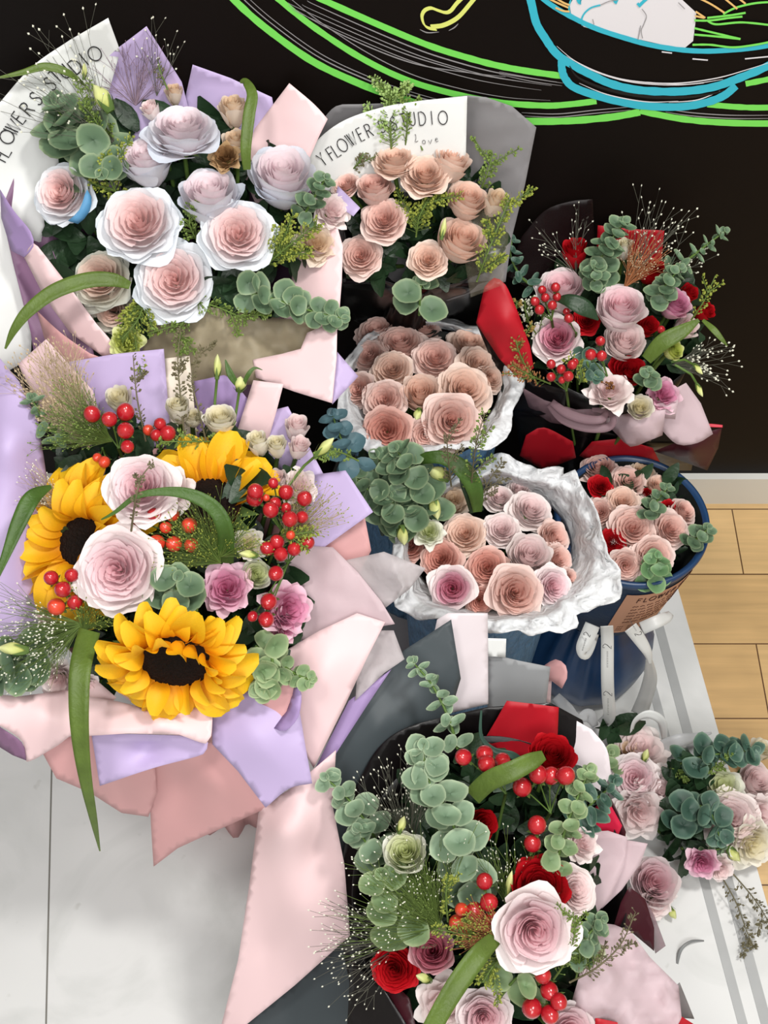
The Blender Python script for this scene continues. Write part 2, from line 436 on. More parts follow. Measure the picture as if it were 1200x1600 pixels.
def pennycress(pts, label, spread=16, pod=2.6, n=80, m=None, mstem=None, group=None, seed=0, name='pennycress_sprig', branch=0, cat='filler flower'):
    rnd = random.Random(seed * 13 + 5); m = m or M_POD
    sp_ = spline(pts, 10); path = [P(*p) for p in sp_]; k = len(path)
    root = thing(name, path[0], label, cat, group); mb = MB(); st = MB()
    st.tube(path, [.0012 * (1 - .6 * i / k) for i in range(k)], 5)
    lines = [(sp_, n, spread)]
    for b in range(branch):
        j = rnd.randrange(k // 6, k - 3); x0, y0, d0 = sp_[j]; tx_, ty_ = sp_[min(j + 2, k - 1)][0] - sp_[j - 1][0], sp_[min(j + 2, k - 1)][1] - sp_[j - 1][1]
        an = math.atan2(ty_, tx_) + rnd.choice((-1, 1)) * rnd.uniform(.4, .9); Lb = rnd.uniform(1.6, 3.2) * spread
        bl = [(x0 + math.cos(an) * Lb * t, y0 + math.sin(an) * Lb * t, d0 - .01 * t + rnd.uniform(-.001, .001)) for t in (0, .25, .5, .75, 1)]
        st.tube([P(*p) for p in bl], .0006, 4); lines.append((bl, n // 3, spread * .6))
    for ln, nn, spd in lines:
        kk = len(ln)
        for i in range(nn):
            f = rnd.uniform(.12, 1) * (kk - 1.01); j = int(f); x, y, d = [a + (b - a) * (f - j) for a, b in zip(ln[j], ln[j + 1])]
            an = math.atan2(ln[j + 1][1] - ln[j][1], ln[j + 1][0] - ln[j][0]) + rnd.choice((-1, 1)) * rnd.uniform(.5, 1.3)
            L = spd * rnd.uniform(.35, 1) * (1 - .5 * f / kk)
            a = P(x, y, d); b = P(x + math.cos(an) * L, y + math.sin(an) * L, d + rnd.uniform(-1, .5) * L * d / F)
            st.tube([a, b], .00035, 3, cap=False)
            mb.pod(b, pod * d / F * rnd.uniform(.7, 1.25), b - a + Vector((0, 0, .0004)))
    part('stem', st, mstem or M_FINE, root); part('seed_pods', mb, m, root, smooth=False); return root

def panicum(x0, y0, d, a0, a1, L, label, n=70, m=None, mseed=None, dd=-.04, group=None, seed=0, curve=.15, seedpx=1.9, minL=.45, twigs=2, name='fountain_grass'):
    """fan of hair-fine stalks from (x0,y0); angles in degrees, 0 right, 90 up"""
    rnd = random.Random(seed * 7 + 3); root = thing(name, P(x0, y0, d), label, 'ornamental grass', group)
    st, sd = MB(), MB()
    for i in range(n):
        a = math.radians(rnd.uniform(a0, a1)); l = L * rnd.uniform(minL, 1); cv = rnd.uniform(-curve, curve); de = dd * rnd.uniform(-.2, 1)
        pts = []
        for j in range(6):
            t = j / 5; an = a + cv * t
            pts.append(P(x0 + math.cos(an) * l * t, y0 - math.sin(an) * l * t, max(.3, min(d + de * t, back_d(0, y0 - math.sin(an) * l * t, .006)))))
        st.tube(pts, [.00042, .0004, .00035, .0003, .00026, .0002], 3, cap=False)
        sd.pod(pts[-1], seedpx * d / F, pts[-1] - pts[-2])
        for q_ in range(twigs):
            j = rnd.randrange(2, 5); b = pts[j]; dv = (pts[j + 1] - pts[j]).normalized(); pr = dv.cross(FW).normalized() * rnd.choice((-1, 1))
            e = b + (dv + pr * rnd.uniform(.3, .7)) * l * d / F * rnd.uniform(.12, .25); st.tube([b, e], .00022, 3, cap=False); sd.pod(e, seedpx * d / F * .9, e - b)
    part('stalks', st, m or M_FINE, root); part('seeds', sd, mseed or M_SEED, root, smooth=False); return root

def blade(pts, widths, label, m=None, group=None, name='grass_blade', cat='grass blade', fold=.25, tilt=0.0):
    """pts (x,y,d), widths px at each"""
    m = m or M_GRASS; sp_ = spline([(*p, w) for p, w in zip(pts, widths)], 9); k = len(sp_)
    root = MB(); rows = []; rows2 = []
    for i in range(k):
        x, y, d, w = sp_[i]; a, b = sp_[max(i - 1, 0)], sp_[min(i + 1, k - 1)]
        tx_, ty_ = b[0] - a[0], b[1] - a[1]; l = math.hypot(tx_, ty_) or 1; nx, ny = -ty_ / l, tx_ / l
        row = []
        for u in (-1, -.5, 0, .5, 1):
            row.append(P(x + nx * u * w / 2, y + ny * u * w / 2, d + (1 - abs(u)) * fold * w * d / F * .5 + tilt * u * w * d / F * .5 + .0))
        rows.append(row)
    off = FW * .0006
    rows2 = [[p + off for p in r] for r in rows]
    allr = [r + list(reversed(q_)) for r, q_ in zip(rows, rows2)]
    mb = MB(); mb.grid(allr, close=True)
    c = rows[0][2]; mb.v = [(p[0] - c.x, p[1] - c.y, p[2] - c.z) for p in mb.v]
    o = link(name, mb.mesh(name, m), None); o.location = c
    return tag(o, label, cat, group)

def berries(origin, d, lst, label, group=None, dark=M_BERRY, neck=None, seed=0):
    """lst of (x, y, diameter px[, depth offset]); each berry is a part"""
    rnd = random.Random(seed + 11); ox, oy = origin; b0 = P(ox, oy, d + .03)
    root = thing('berry_sprig', b0, label, 'berry sprig', group); st = MB()
    if neck is not None: st.tube(bez(b0, b0.lerp(neck, .3) + FW * .01, b0.lerp(neck, .7)), .0018, 6)
    for it in lst:
        x, y, dia = it[:3]; dz = it[3] if len(it) > 3 else rnd.uniform(-.012, .008)
        mm = it[4] if len(it) > 4 else dark
        c = P(x, y, d + dz); r = dia * 1.06 * d / F / 2
        dirv = (c - b0).normalized() * .8 - FW * .55 + Vector((rnd.uniform(-.3, .3), rnd.uniform(-.3, .3), rnd.uniform(-.1, .3))); dirv.normalize()
        q = dirv.to_track_quat('Z', 'Y')
        base = c - dirv * r * .98
        st.tube(bez(b0, b0.lerp(base, .6) + FW * .006, base, 5), .0008, 5)
        mb = MB(); mb.ball(c, r, (1, 1, 1.08), q, nu=16, nv=12, tip=.10)
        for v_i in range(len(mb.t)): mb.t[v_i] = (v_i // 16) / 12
        bo = part('berry', mb, mm, root)
        cb = MB()
        for k in range(5):
            a = k * 1.2566; rows = []
            for j in range(4):
                v = j / 3; w = r * .33 * (1 - v) ** .8 + 1e-5
                cc = c + q @ (Quaternion((0, 0, 1), a) @ Vector((0, r * (.25 + .95 * v), -r * (1.02 - .35 * v * v)))); s_ = q @ (Quaternion((0, 0, 1), a) @ Vector((1, 0, 0)))
                rows.append([cc - s_ * w, cc + s_ * w])
            cb.grid(rows)
        part('berry_cap', cb, M_CALYX, bo)
    part('stem', st, M_STEM, root); return root

def leafy(name, poly, d, n, size, label, m=None, seed=0, neck=None, group=None, d2=.05, cat='foliage', excl=None):  # filler foliage packed dense, also standing in for near-black shade between blooms
    """mass of pointed leaves filling the gaps between the heads"""
    rnd = random.Random(seed + 77); mb = MB(); m = m or M_LEAFD
    xs = [p[0] for p in poly]; ys = [p[1] for p in poly]; c = 0
    def inside(x, y):
        r = False
        for i in range(len(poly)):
            (x1, y1), (x2, y2) = poly[i], poly[i - 1]
            if (y1 > y) != (y2 > y) and x < (x2 - x1) * (y - y1) / (y2 - y1) + x1: r = not r
        return r
    while c < n:
        x = rnd.uniform(min(xs), max(xs)); y = rnd.uniform(min(ys), max(ys))
        if not inside(x, y): continue
        c += 1; dd = d + rnd.uniform(0, d2) ; base = P(x, y, min(dd, back_d(x, y, .03)))
        ax = Vector((rnd.gauss(0, 1), rnd.gauss(0, 1), rnd.gauss(0, 1) + .4)) - FW * .3; ax.normalize()
        nrm = (-FW + Vector((rnd.gauss(0, .5), rnd.gauss(0, .5), rnd.gauss(0, .5)))); s_ = ax.cross(nrm).normalized(); nn = s_.cross(ax)
        L = size * d / F * rnd.uniform(.6, 1.2); rows = []
        for j in range(6):
            v = j / 5; w = L * .26 * math.sin(math.pi * (v * .93 + .04)) ** .8
            cc = base + ax * L * (v - .5) - nn * L * .18 * v * v
            rows.append([cc - s_ * w + nn * w * .25, cc, cc + s_ * w + nn * w * .25])
        mb.grid(rows)
    cx, cy = sum(xs) / len(xs), sum(ys) / len(ys); c0 = P(cx, cy, d)
    mb.v = [(p[0] - c0.x, p[1] - c0.y, p[2] - c0.z) for p in mb.v]
    o = link(name, mb.mesh(name, m), None); o.location = c0
    return tag(o, label, cat, group, 'stuff')
# ------------------------------------------------------------------ paper, tissue, lettering
def hermite(pts, res):
    n = len(pts); out = []
    for i in range(n):
        a, b = pts[i], pts[(i + 1) % n]; pa, nb = pts[i - 1], pts[(i + 2) % n]
        A, B = np.array(a[:3], float), np.array(b[:3], float)
        ta = (B - np.array(pa[:3], float)) / 2 if len(a) > 3 else (B - A)
        tb = (np.array(nb[:3], float) - A) / 2 if len(b) > 3 else (B - A)
        L = np.hypot(*(B - A)[:2]); k = max(1, int(L / res))
        for lt, TT in ((0, ta), (0, tb)):
            m_ = np.hypot(*TT[:2]);
            if m_ > L * 1.3: TT *= L * 1.3 / m_
        for j in range(k):
            t = j / k; h = (2*t**3-3*t**2+1, t**3-2*t**2+t, -2*t**3+3*t**2, t**3-t**2)
            out.append(A * h[0] + ta * h[1] + B * h[2] + tb * h[3])
    return np.array(out)

def sheet(name, parent, m, pts, d=None, inner=(), res=9, wr=0.0, wscale=60, thick=.0004, seed=0, label=None, clampback=True, dfun=None, kind=None, power=1.5, tagd=None):
    """cut sheet: outline of (x, y[, depth][, 1 = rounded]) ; inner = (x, y, depth) pushes the middle"""
    full = []
    for p in pts:
        if len(p) == 2: full.append((p[0], p[1], d))
        elif len(p) == 3 and p[2] == 's': full.append((p[0], p[1], d, 1))
        else: full.append(tuple(p))
    if any(p[2] is None for p in full): raise ValueError(name)
    B = hermite(full, res); bx = B[:, :2]
    xmin, ymin = bx.min(0); xmax, ymax = bx.max(0); n = len(B)
    def insid(q):
        x, y = q[:, 0], q[:, 1]; r = np.zeros(len(q), bool); j = n - 1
        for i in range(n):
            x1, y1 = bx[i]; x2, y2 = bx[j]; j = i
            if y1 == y2: continue
            r ^= ((y1 > y) != (y2 > y)) & (x < (x2 - x1) * (y - y1) / (y2 - y1) + x1)
        return r
    gx = np.arange(xmin + res * .5, xmax, res); gy = np.arange(ymin + res * .5, ymax, res * .87)
    G = np.array([(x + (res / 2 if k % 2 else 0), y) for k, y in enumerate(gy) for x in gx]) if len(gx) and len(gy) else np.zeros((0, 2))
    if len(G):
        G = G[insid(G)]
    if len(G):
        dist = np.sqrt(((G[:, None, :] - bx[None]) ** 2).sum(2)).min(1); G = G[dist > res * .55]
    src = B.copy(); wsrc = np.ones(len(B))
    if len(inner):
        I = np.array([i[:3] for i in inner], float); src = np.vstack([src, I]); wsrc = np.concatenate([wsrc, np.full(len(I), 5.0)])
    # thin plate surface through the outline and the inner points
    stp = max(1, len(B) // 110); S_ = np.vstack([B[::stp], src[len(B):]]) if len(inner) else B[::stp].copy()
    S_ = S_ / np.array([100., 100., 1.]); m_ = len(S_)
    R2 = ((S_[:, None, :2] - S_[None, :, :2]) ** 2).sum(2); Km = R2 * np.log(R2 + 1e-12)
    A_ = np.zeros((m_ + 3, m_ + 3)); A_[:m_, :m_] = Km + np.eye(m_) * 2e-3; A_[:m_, m_] = 1; A_[:m_, m_ + 1:] = S_[:, :2]; A_[m_, :m_] = 1; A_[m_ + 1:, :m_] = S_[:, :2].T
    W_ = np.linalg.solve(A_, np.concatenate([S_[:, 2], [0, 0, 0]]))
    soft = 'tissue' in name or 'film' in name or 'cloth' in name; cr = random.Random(seed * 5 + len(pts)); creases = []
    if wr:
        for k_ in range(5):
            an = cr.uniform(0, 3.14); creases.append((cr.uniform(xmin, xmax), cr.uniform(ymin, ymax), math.cos(an), math.sin(an), wr * cr.choice((-1, 1)) * cr.uniform(.3, .8)))
    def depth(x, y):
        if dfun: return dfun(x, y)
        r2 = (S_[:, 0] - x / 100) ** 2 + (S_[:, 1] - y / 100) ** 2
        dd = float((W_[:m_] * r2 * np.log(r2 + 1e-12)).sum() + W_[m_] + W_[m_ + 1] * x / 100 + W_[m_ + 2] * y / 100)
        for (qx, qy, nx_, ny_, am) in creases:
            dd += am * min(abs((x - qx) * nx_ + (y - qy) * ny_) / 45, 1.6)
        if wr and soft: dd += wr * (noise.noise(Vector((x / wscale, y / wscale, seed * 3.7))) + .5 * noise.noise(Vector((x / wscale * 2.3, y / wscale * 2.3, seed * 1.7 + 9))))
        return min(dd, back_d(x, y, .002)) if clampback else dd
    co = [Vector((float(x), float(y))) for x, y in bx] + [Vector((float(x), float(y))) for x, y in G]
    edges = [(i, (i + 1) % n) for i in range(n)]
    r = delaunay_2d_cdt(co, edges, [list(range(n))], 1, 1e-4)
    vs = [P(v.x, v.y, depth(v.x, v.y)) for v in r[0]]
    mb = MB(); mb.add(vs, [tuple(f) for f in r[2]])
    if parent is None:
        c = vs[0].copy(); mb.v = [tuple(Vector(p) - c) for p in mb.v]; o = link(name, mb.mesh(name, m), None); o.location = c
    else: o = part(name, mb, m, parent, label)
    if kind: o['kind'] = kind
    if thick:
        md = o.modifiers.new('thickness', 'SOLIDIFY'); md.thickness = thick; md.offset = 0
    o_depth[o.name] = depth
    return o, depth
o_depth = {}

GL = {
 'F': (.5, [[(0, 0), (0, 1), (.5, 1)], [(0, .55), (.4, .55)]]),
 'L': (.5, [[(0, 1), (0, 0), (.5, 0)]]),
 'W': (.95, [[(0, 1), (.25, 0), (.5, 1), (.72, 0), (.98, 1)], [(.22, 1), (.45, .05)]]),
 'E': (.45, [[(.45, 1), (0, 1), (0, 0), (.45, 0)], [(0, .55), (.38, .55)]]),
 'R': (.55, [[(0, 0), (0, 1), (.3, 1), (.48, .92), (.52, .76), (.46, .6), (.3, .52), (0, .52)], [(.25, .52), (.58, 0)]]),
 'T': (.6, [[(0, 1), (.6, 1)], [(.3, 1), (.3, 0)]]),
 'I': (.15, [[(.05, 0), (.05, 1)]]),
 'Y': (.6, [[(0, 1), (.3, .5), (.6, 1)], [(.3, .5), (.3, 0)]]),
 'A': (.7, [[(0, 0), (.35, 1), (.7, 0)], [(.12, .35), (.58, .35)]]),
 'D': (.75, [[(0, 0), (0, 1), (.3, 1), (.55, .88), (.7, .66), (.72, .4), (.6, .14), (.35, 0), (0, 0)]]),
 'U': (.6, [[(0, 1), (0, .3), (.1, .08), (.3, 0), (.5, .08), (.6, .3), (.6, 1)]]),
 'O': (1.0, [[(.5 + .5 * math.cos(a), .5 + .5 * math.sin(a)) for a in [i * math.pi / 10 for i in range(21)]]]),
 'S': (.5, [[(.48, .84), (.38, .97), (.22, 1), (.06, .9), (.03, .74), (.15, .6), (.35, .5), (.5, .36), (.5, .16), (.36, .02), (.18, 0), (.02, .12)]]),
 'v': (.5, [[(0, .5), (.2, 0), (.5, .55)]]), 'e': (.45, [[(0, .3), (.35, .35), (.3, .52), (.1, .5), (.02, .25), (.12, .02), (.4, .1)]]),
 'o': (.45, [[(.22 + .22 * math.cos(a), .25 + .25 * math.sin(a)) for a in [i * math.pi / 6 for i in range(13)]]]),
 'l': (.5, [[(.1, .95), (.28, 1), (.25, .5), (.05, .05), (.15, 0), (.5, .12)]]),
}
def letters(items, depth, size, parent, m, name='printed_lettering', rad=.00058, lift=.0014, wide=.9):
    """items (char, centre x, centre y, angle degrees) in the picture frame of the sheet"""
    mb = MB()
    for ch, cx, cy, ang, *sz in items:
        s_ = sz[0] if sz else size; w, strokes = GL[ch]; a = math.radians(ang)
        for st in strokes:
            pp = []
            for u, v in st:
                X = (u - w / 2) * s_ * wide; Y = (v - .5) * s_
                px = cx + X * math.cos(a) - Y * math.sin(a); py = cy - X * math.sin(a) - Y * math.cos(a)
                pp.append(P(px, py, depth(px, py) - lift))
            mb.tube(pp, rad, 4)
    return part(name, mb, m, parent, smooth=False)

def ribbon(name, parent, m, pts, widths, thick=.0004, twist=None, label=None, n=8):
    """band along pts (x,y,d)"""
    sp_ = spline([(*p, w, (twist[i] if twist else 0)) for i, (p, w) in enumerate(zip(pts, widths))], n); k = len(sp_); rows = []
    for i in range(k):
        x, y, d, w, tw = sp_[i]; a, b = sp_[max(i - 1, 0)], sp_[min(i + 1, k - 1)]
        tx_, ty_ = b[0] - a[0], b[1] - a[1]; l = math.hypot(tx_, ty_) or 1; nx, ny = -ty_ / l, tx_ / l
        ww = w * d / F / 2; sd = (RT * nx - UP * ny) * math.cos(tw) + FW * math.sin(tw); c = P(x, y, d)
        rows.append([c + sd * ww * u for u in (-1, -.33, .33, 1)])
    mb = MB(); mb.grid(rows); o = part(name, mb, m, parent, label)
    md = o.modifiers.new('thickness', 'SOLIDIFY'); md.thickness = thick; md.offset = 0
    return o

def outer_from(cx, cy, pts):
    out = []
    for p in pts:
        a = math.degrees(math.atan2(-(p[1] - cy), p[0] - cx)) % 360; out.append((a, math.hypot(p[0] - cx, p[1] - cy), p[2] if len(p) > 2 else 0))
    return sorted(out)
def plane_d(z): return lambda x, y: (H - z) / (sp + (y - 800) / F * cp)

def cone(parent, ring, neck, base, m, name='wrap_cone', rn=.035, rb=.075, rings=None, pleats=14, amp=.004, fl=.012):
    """wrapped paper body: from an elliptical mouth (cx, cy, rx, ry, depth) to the tie and the spread foot"""
    cx, cy, rx, ry, d = ring; n = 84; mouth = [P(cx + rx * math.cos(2 * math.pi * k / n), cy + ry * math.sin(2 * math.pi * k / n), d) for k in range(n)]
    c0 = P(cx, cy, d)
    # ring angles matched to world xy
    rows = []
    for j in range(15):
        t = j / 14
        row = []
        for k in range(n):
            a = 2 * math.pi * k / n; pm = mouth[k]
            pn = neck + Vector((math.cos(a) * rn, -math.sin(a) * rn * .9, 0))
            e = t ** .8; p = pm.lerp(pn, e)
            out = (p - neck.lerp(c0, 1 - t)); out = out.normalized() if out.length > 1e-5 else Vector((0, 0, 1))
            p += out * (amp * math.sin(pleats * a) * (t ** .5) + fl * math.sin(math.pi * t))
            row.append(p)
        rows.append(row)
    for j in range(1, 9):
        t = j / 8; r = rn + (rb - rn) * t ** .7
        rows.append([Vector((neck.x + (base.x - neck.x) * t + math.cos(2 * math.pi * k / n) * (r + amp * 1.5 * math.sin(pleats * 2 * math.pi * k / n) * t),
                     neck.y + (base.y - neck.y) * t - math.sin(2 * math.pi * k / n) * (r + amp * 1.5 * math.sin(pleats * 2 * math.pi * k / n) * t),
                     neck.z + (base.z - neck.z) * t)) for k in range(n)])
    mb = MB(); mb.grid(rows, close=True); o = part(name, mb, m, parent)
    md = o.modifiers.new('thickness', 'SOLIDIFY'); md.thickness = .0008; md.offset = 0
    return o

def tissue_ring(name, parent, m, cx, cy, rin, outer, d_in, d_mid, d_out, seed=0, rip=.008, label=None, hz=None, fold=None, n=150):
    """crumpled tissue collar: outer = (angle deg, radius px, depth offset) list; rin = (rx, ry)"""
    rnd = random.Random(seed); ang = [o_[0] for o_ in outer]; rows = []
    def lerp_o(a):
        for i in range(len(outer)):
            a0 = outer[i][0]; a1 = outer[(i + 1) % len(outer)][0] + (360 if i == len(outer) - 1 else 0)
            aa = a if a >= outer[0][0] else a + 360
            if a0 <= aa <= a1:
                t = (aa - a0) / (a1 - a0); t = t * t * (3 - 2 * t)
                return [outer[i][q] + (outer[(i + 1) % len(outer)][q] - outer[i][q]) * t for q in (1, 2)]
    J = 14
    for j in range(J + 1):
        t = j / J; row = []
        for k in range(n):
            a = 360 * k / n; ar = math.radians(a); ro, dz = lerp_o(a)
            ri = 1 / math.sqrt((math.cos(ar) / rin[0]) ** 2 + (math.sin(ar) / rin[1]) ** 2)
            ro += 3.5 * noise.noise(Vector((math.cos(ar) * 5, math.sin(ar) * 5, seed))) + 2.2 * noise.noise(Vector((math.cos(ar) * 14, math.sin(ar) * 14, seed + 4)))
            rr = ri + (ro - ri) * t
            d = d_in + (d_mid - d_in) * min(1, t * 2) + (d_out + dz - d_mid) * max(0, t * 2 - 1)
            x, y = cx + rr * math.cos(ar), cy - rr * math.sin(ar)
            if hz: d = hz(x, y) + d
            nz = noise.noise(Vector((x / 22, y / 22, seed + 1))) + .6 * noise.noise(Vector((x / 9, y / 9, seed + 2))) + .5 * noise.noise(Vector((math.cos(ar) * 9, math.sin(ar) * 9, seed + t * .7)))
            d += rip * nz * min(1, t * 3)
            row.append(P(x, y, min(d, back_d(x, y, .004))))
        rows.append(row)
    mb = MB(); mb.grid([r for r in rows], close=True); o = part(name, mb, m, parent, label)
    md = o.modifiers.new('thickness', 'SOLIDIFY'); md.thickness = .0006; md.offset = 0
    return o

M_INK = mat('black_print', (38, 38, 40), .5)
M_WHITEP = mat('white_paper', (226, 228, 226), .55, var=.02)
M_GREYP = mat('grey_film', (136, 134, 136), .45, alpha=.86, var=.04)
M_DGREY = mat('slate_paper', (66, 74, 78), .5, var=.1, varscale=8)
M_LILAC = mat('lilac_paper', (188, 170, 210), .5)
M_LILAC2 = mat('deep_lilac_paper', (162, 138, 186), .5)
M_PLUM = mat('plum_paper', (128, 94, 124), .5)
M_PINK = mat('pink_paper', (232, 202, 204), .5)
M_PINKD = mat('rose_pink_paper', (212, 160, 160), .5)
M_TPINK = mat('pink_tissue', (222, 200, 206), .55, alpha=.82, trans=.2, bump=('noise', 40, .08))
M_TGREY = mat('pale_grey_tissue', (214, 206, 208), .5, alpha=.62, var=.04, trans=.2, bump=('crumple', 60, .08))
M_TPLUM = mat('plum_tissue', (150, 122, 130), .5, alpha=.6, var=.05, trans=.15, bump=('noise', 40, .08))
M_OLIVE = mat('olive_tissue', (176, 164, 136), .5, alpha=.7, var=.06, trans=.15, bump=('crumple', 30, .1))
M_BLACKP = mat('black_wrapping_film', (14, 10, 11), .32, spec=.45, bump=('noise', 20, .2))
M_MAROON = mat('maroon_paper', (62, 18, 28), .4)
M_REDP = mat('red_paper', (176, 18, 34), .5, var=.05)
M_WTISSUE = mat('white_crumpled_tissue', (246, 248, 250), .4, spec=.4, trans=.3, bump=('crumple', 48, .4))
M_BLUEC = mat('blue_crepe_paper', (84, 128, 166), .55, bump=('crepe', 110, 1.0), var=.22, varscale=60)
M_SATIN = mat('blue_satin', (22, 58, 98), .36, spec=.6, bump=('noise', 14, .1), var=.15, varscale=9)
M_NAVY = mat('navy_velvet', (18, 46, 76), .6, bump=('noise', 60, .2), var=.1, varscale=12)
M_KRAFT = mat('kraft_label', (196, 148, 120), .6, var=.03)
M_RIBBON = mat('white_satin_ribbon', (206, 208, 206), .38, spec=.5)
M_RIBBONC = mat('sheer_ribbon', (204, 206, 208), .3, alpha=.7)
# ------------------------------------------------------------------ room
def nodes(m): return m.node_tree.nodes, m.node_tree.links, m.node_tree.nodes['Principled BSDF']
def wood_mat():
    m = bpy.data.materials.new('bamboo_boards'); m.use_nodes = True; N, L, b = nodes(m)
    tc = N.new('ShaderNodeTexCoord'); br = N.new('ShaderNodeTexBrick'); mp = N.new('ShaderNodeMapping')
    L.new(tc.outputs['Object'], mp.inputs[0]); L.new(mp.outputs[0], br.inputs['Vector'])
    mp.inputs['Location'].default_value = (-.594, -.0883, 0)
    br.inputs['Scale'].default_value = 1; br.inputs['Brick Width'].default_value = 1.2; br.inputs['Row Height'].default_value = .127
    br.inputs['Mortar Size'].default_value = .0011; br.inputs['Mortar Smooth'].default_value = .1; br.offset = .37
    br.inputs['Color1'].default_value = (*lin((214, 180, 128)), 1); br.inputs['Color2'].default_value = (*lin((200, 164, 112)), 1); br.inputs['Mortar'].default_value = (*lin((92, 62, 34)), 1)
    n1 = N.new('ShaderNodeTexNoise'); m2 = N.new('ShaderNodeMapping'); m2.inputs['Scale'].default_value = (3, 60, 1)
    L.new(tc.outputs['Object'], m2.inputs[0]); L.new(m2.outputs[0], n1.inputs['Vector']); n1.inputs['Scale'].default_value = 1.6; n1.inputs['Detail'].default_value = 5; n1.inputs['Distortion'].default_value = .4
    n2 = N.new('ShaderNodeTexNoise'); n2.inputs['Scale'].default_value = 9; L.new(tc.outputs['Object'], n2.inputs['Vector'])
    ad = N.new('ShaderNodeMath'); ad.operation = 'ADD'; L.new(n1.outputs[0], ad.inputs[0]); L.new(n2.outputs[0], ad.inputs[1])
    mr = N.new('ShaderNodeMapRange'); mr.inputs[1].default_value = .7; mr.inputs[2].default_value = 1.3; mr.inputs[3].default_value = .84; mr.inputs[4].default_value = 1.12; L.new(ad.outputs[0], mr.inputs[0])
    sc = N.new('ShaderNodeVectorMath'); sc.operation = 'SCALE'; L.new(br.outputs[0], sc.inputs[0]); L.new(mr.outputs[0], sc.inputs['Scale']); L.new(sc.outputs[0], b.inputs['Base Color'])
    b.inputs['Roughness'].default_value = .38
    bp = N.new('ShaderNodeBump'); bp.invert = True; bp.inputs['Strength'].default_value = .4; bp.inputs['Distance'].default_value = .002; L.new(br.outputs['Fac'], bp.inputs['Height']); L.new(bp.outputs[0], b.inputs['Normal'])
    return m
def marble_mat():
    m = bpy.data.materials.new('white_marble_tile'); m.use_nodes = True; N, L, b = nodes(m)
    tc = N.new('ShaderNodeTexCoord'); n1 = N.new('ShaderNodeTexNoise'); n1.inputs['Scale'].default_value = 5; n1.inputs['Detail'].default_value = 6; n1.inputs['Distortion'].default_value = 1.2
    L.new(tc.outputs['Object'], n1.inputs['Vector']); cr = N.new('ShaderNodeValToRGB'); L.new(n1.outputs[0], cr.inputs[0]); e = cr.color_ramp.elements
    e[0].position = .3; e[0].color = (*lin((204, 206, 204)), 1); e[1].position = .5; e[1].color = (*lin((222, 223, 222)), 1)
    n3 = N.new('ShaderNodeTexNoise'); n3.inputs['Scale'].default_value = 40; L.new(tc.outputs['Object'], n3.inputs['Vector'])
    c2 = N.new('ShaderNodeValToRGB'); L.new(n3.outputs[0], c2.inputs[0]); e = c2.color_ramp.elements; e[0].position = .2; e[0].color = (.82, .82, .80, 1); e[1].position = .3; e[1].color = (1, 1, 1, 1)
    mx = N.new('ShaderNodeVectorMath'); mx.operation = 'MULTIPLY'; L.new(cr.outputs[0], mx.inputs[0]); L.new(c2.outputs[0], mx.inputs[1]); L.new(mx.outputs[0], b.inputs['Base Color'])
    b.inputs['Roughness'].default_value = .42
    return m
def slab(name, x0, x1, y0, y1, z0, z1, m, poly=None):
    poly = poly or [(x0, y0), (x1, y0), (x1, y1), (x0, y1)]; n = len(poly); mb = MB()
    vs = [(x, y, z0) for x, y in poly] + [(x, y, z1) for x, y in poly]
    mb.add(vs, [tuple(reversed(range(n))), tuple(range(n, 2 * n))] + [(i, (i + 1) % n, n + (i + 1) % n, n + i) for i in range(n)])
    o = link(name, mb.mesh(name, m, False)); o['kind'] = 'structure'; return o
slab('wall_back', -2.4, 2.4, WALL, WALL + .1, -.03, 2.9, mat('dark_brown_wall', (15, 10, 8), .5, spec=.12, var=.1, varscale=3))
slab('floor', -2.4, 2.4, -2.2, WALL + .1, -.06, -.008, wood_mat())
e0, e1 = floor_pt(1065 + .28 * (776 - 941), 776), floor_pt(1065 + .283 * (1600 - 941), 1600)
dirx = (e1.x - e0.x) / (e1.y - e0.y)
slab('floor_marble', 0, 0, 0, 0, -.008, 0, marble_mat(), [(-2.4, -2.2), (e0.x + dirx * (-2.2 - e0.y), -2.2), (e0.x + dirx * (WALL - e0.y), WALL), (-2.4, WALL)])
slab('baseboard_back', -2.4, 2.4, WALL - .012, WALL, -.008, .068, mat('white_skirting', (222, 222, 216), .4))
slab('wall_left', -2.5, -2.4, -2.2, WALL, -.03, 2.9, mat('plain_wall', (190, 186, 180), .6))
slab('wall_right', 2.4, 2.5, -2.2, WALL, -.03, 2.9, mat('plain_wall', (190, 186, 180), .6))
M_STRIP = mat('grey_metal_strip', (168, 170, 170), .35, var=.04)
def strip(name, xa, xb, w, y0=780, y1=1600):
    a, b = floor_pt(xa, y0), floor_pt(xb, y1); k = (b.x - a.x) / (b.y - a.y); a = Vector((a.x + k * (WALL - .012 - a.y), WALL - .012, 0)); b = Vector((a.x + k * (-1.2 - a.y), -1.2, 0))
    return slab(name, 0, 0, 0, 0, -.001, .0012, M_STRIP, [(a.x - w, a.y), (a.x + w, a.y), (b.x + w, b.y), (b.x - w, b.y)])
strip('trim_1', 1020 + .265 * (780 - 1080), 1020 + .27 * 520, .0065)
strip('trim_2', 1057 + .27 * (780 - 1080), 1057 + .27 * 520, .0075)
M_SEAM = mat('tile_joint', (120, 118, 112), .8)
a_, b_ = floor_pt(90, 780), floor_pt(72, 1600)
o = slab('trim_3', 0, 0, 0, 0, -.001, .0003, M_SEAM, [(a_.x - .0012, a_.y), (a_.x + .0012, a_.y), (b_.x + .0012, b_.y), (b_.x - .0012, b_.y)])

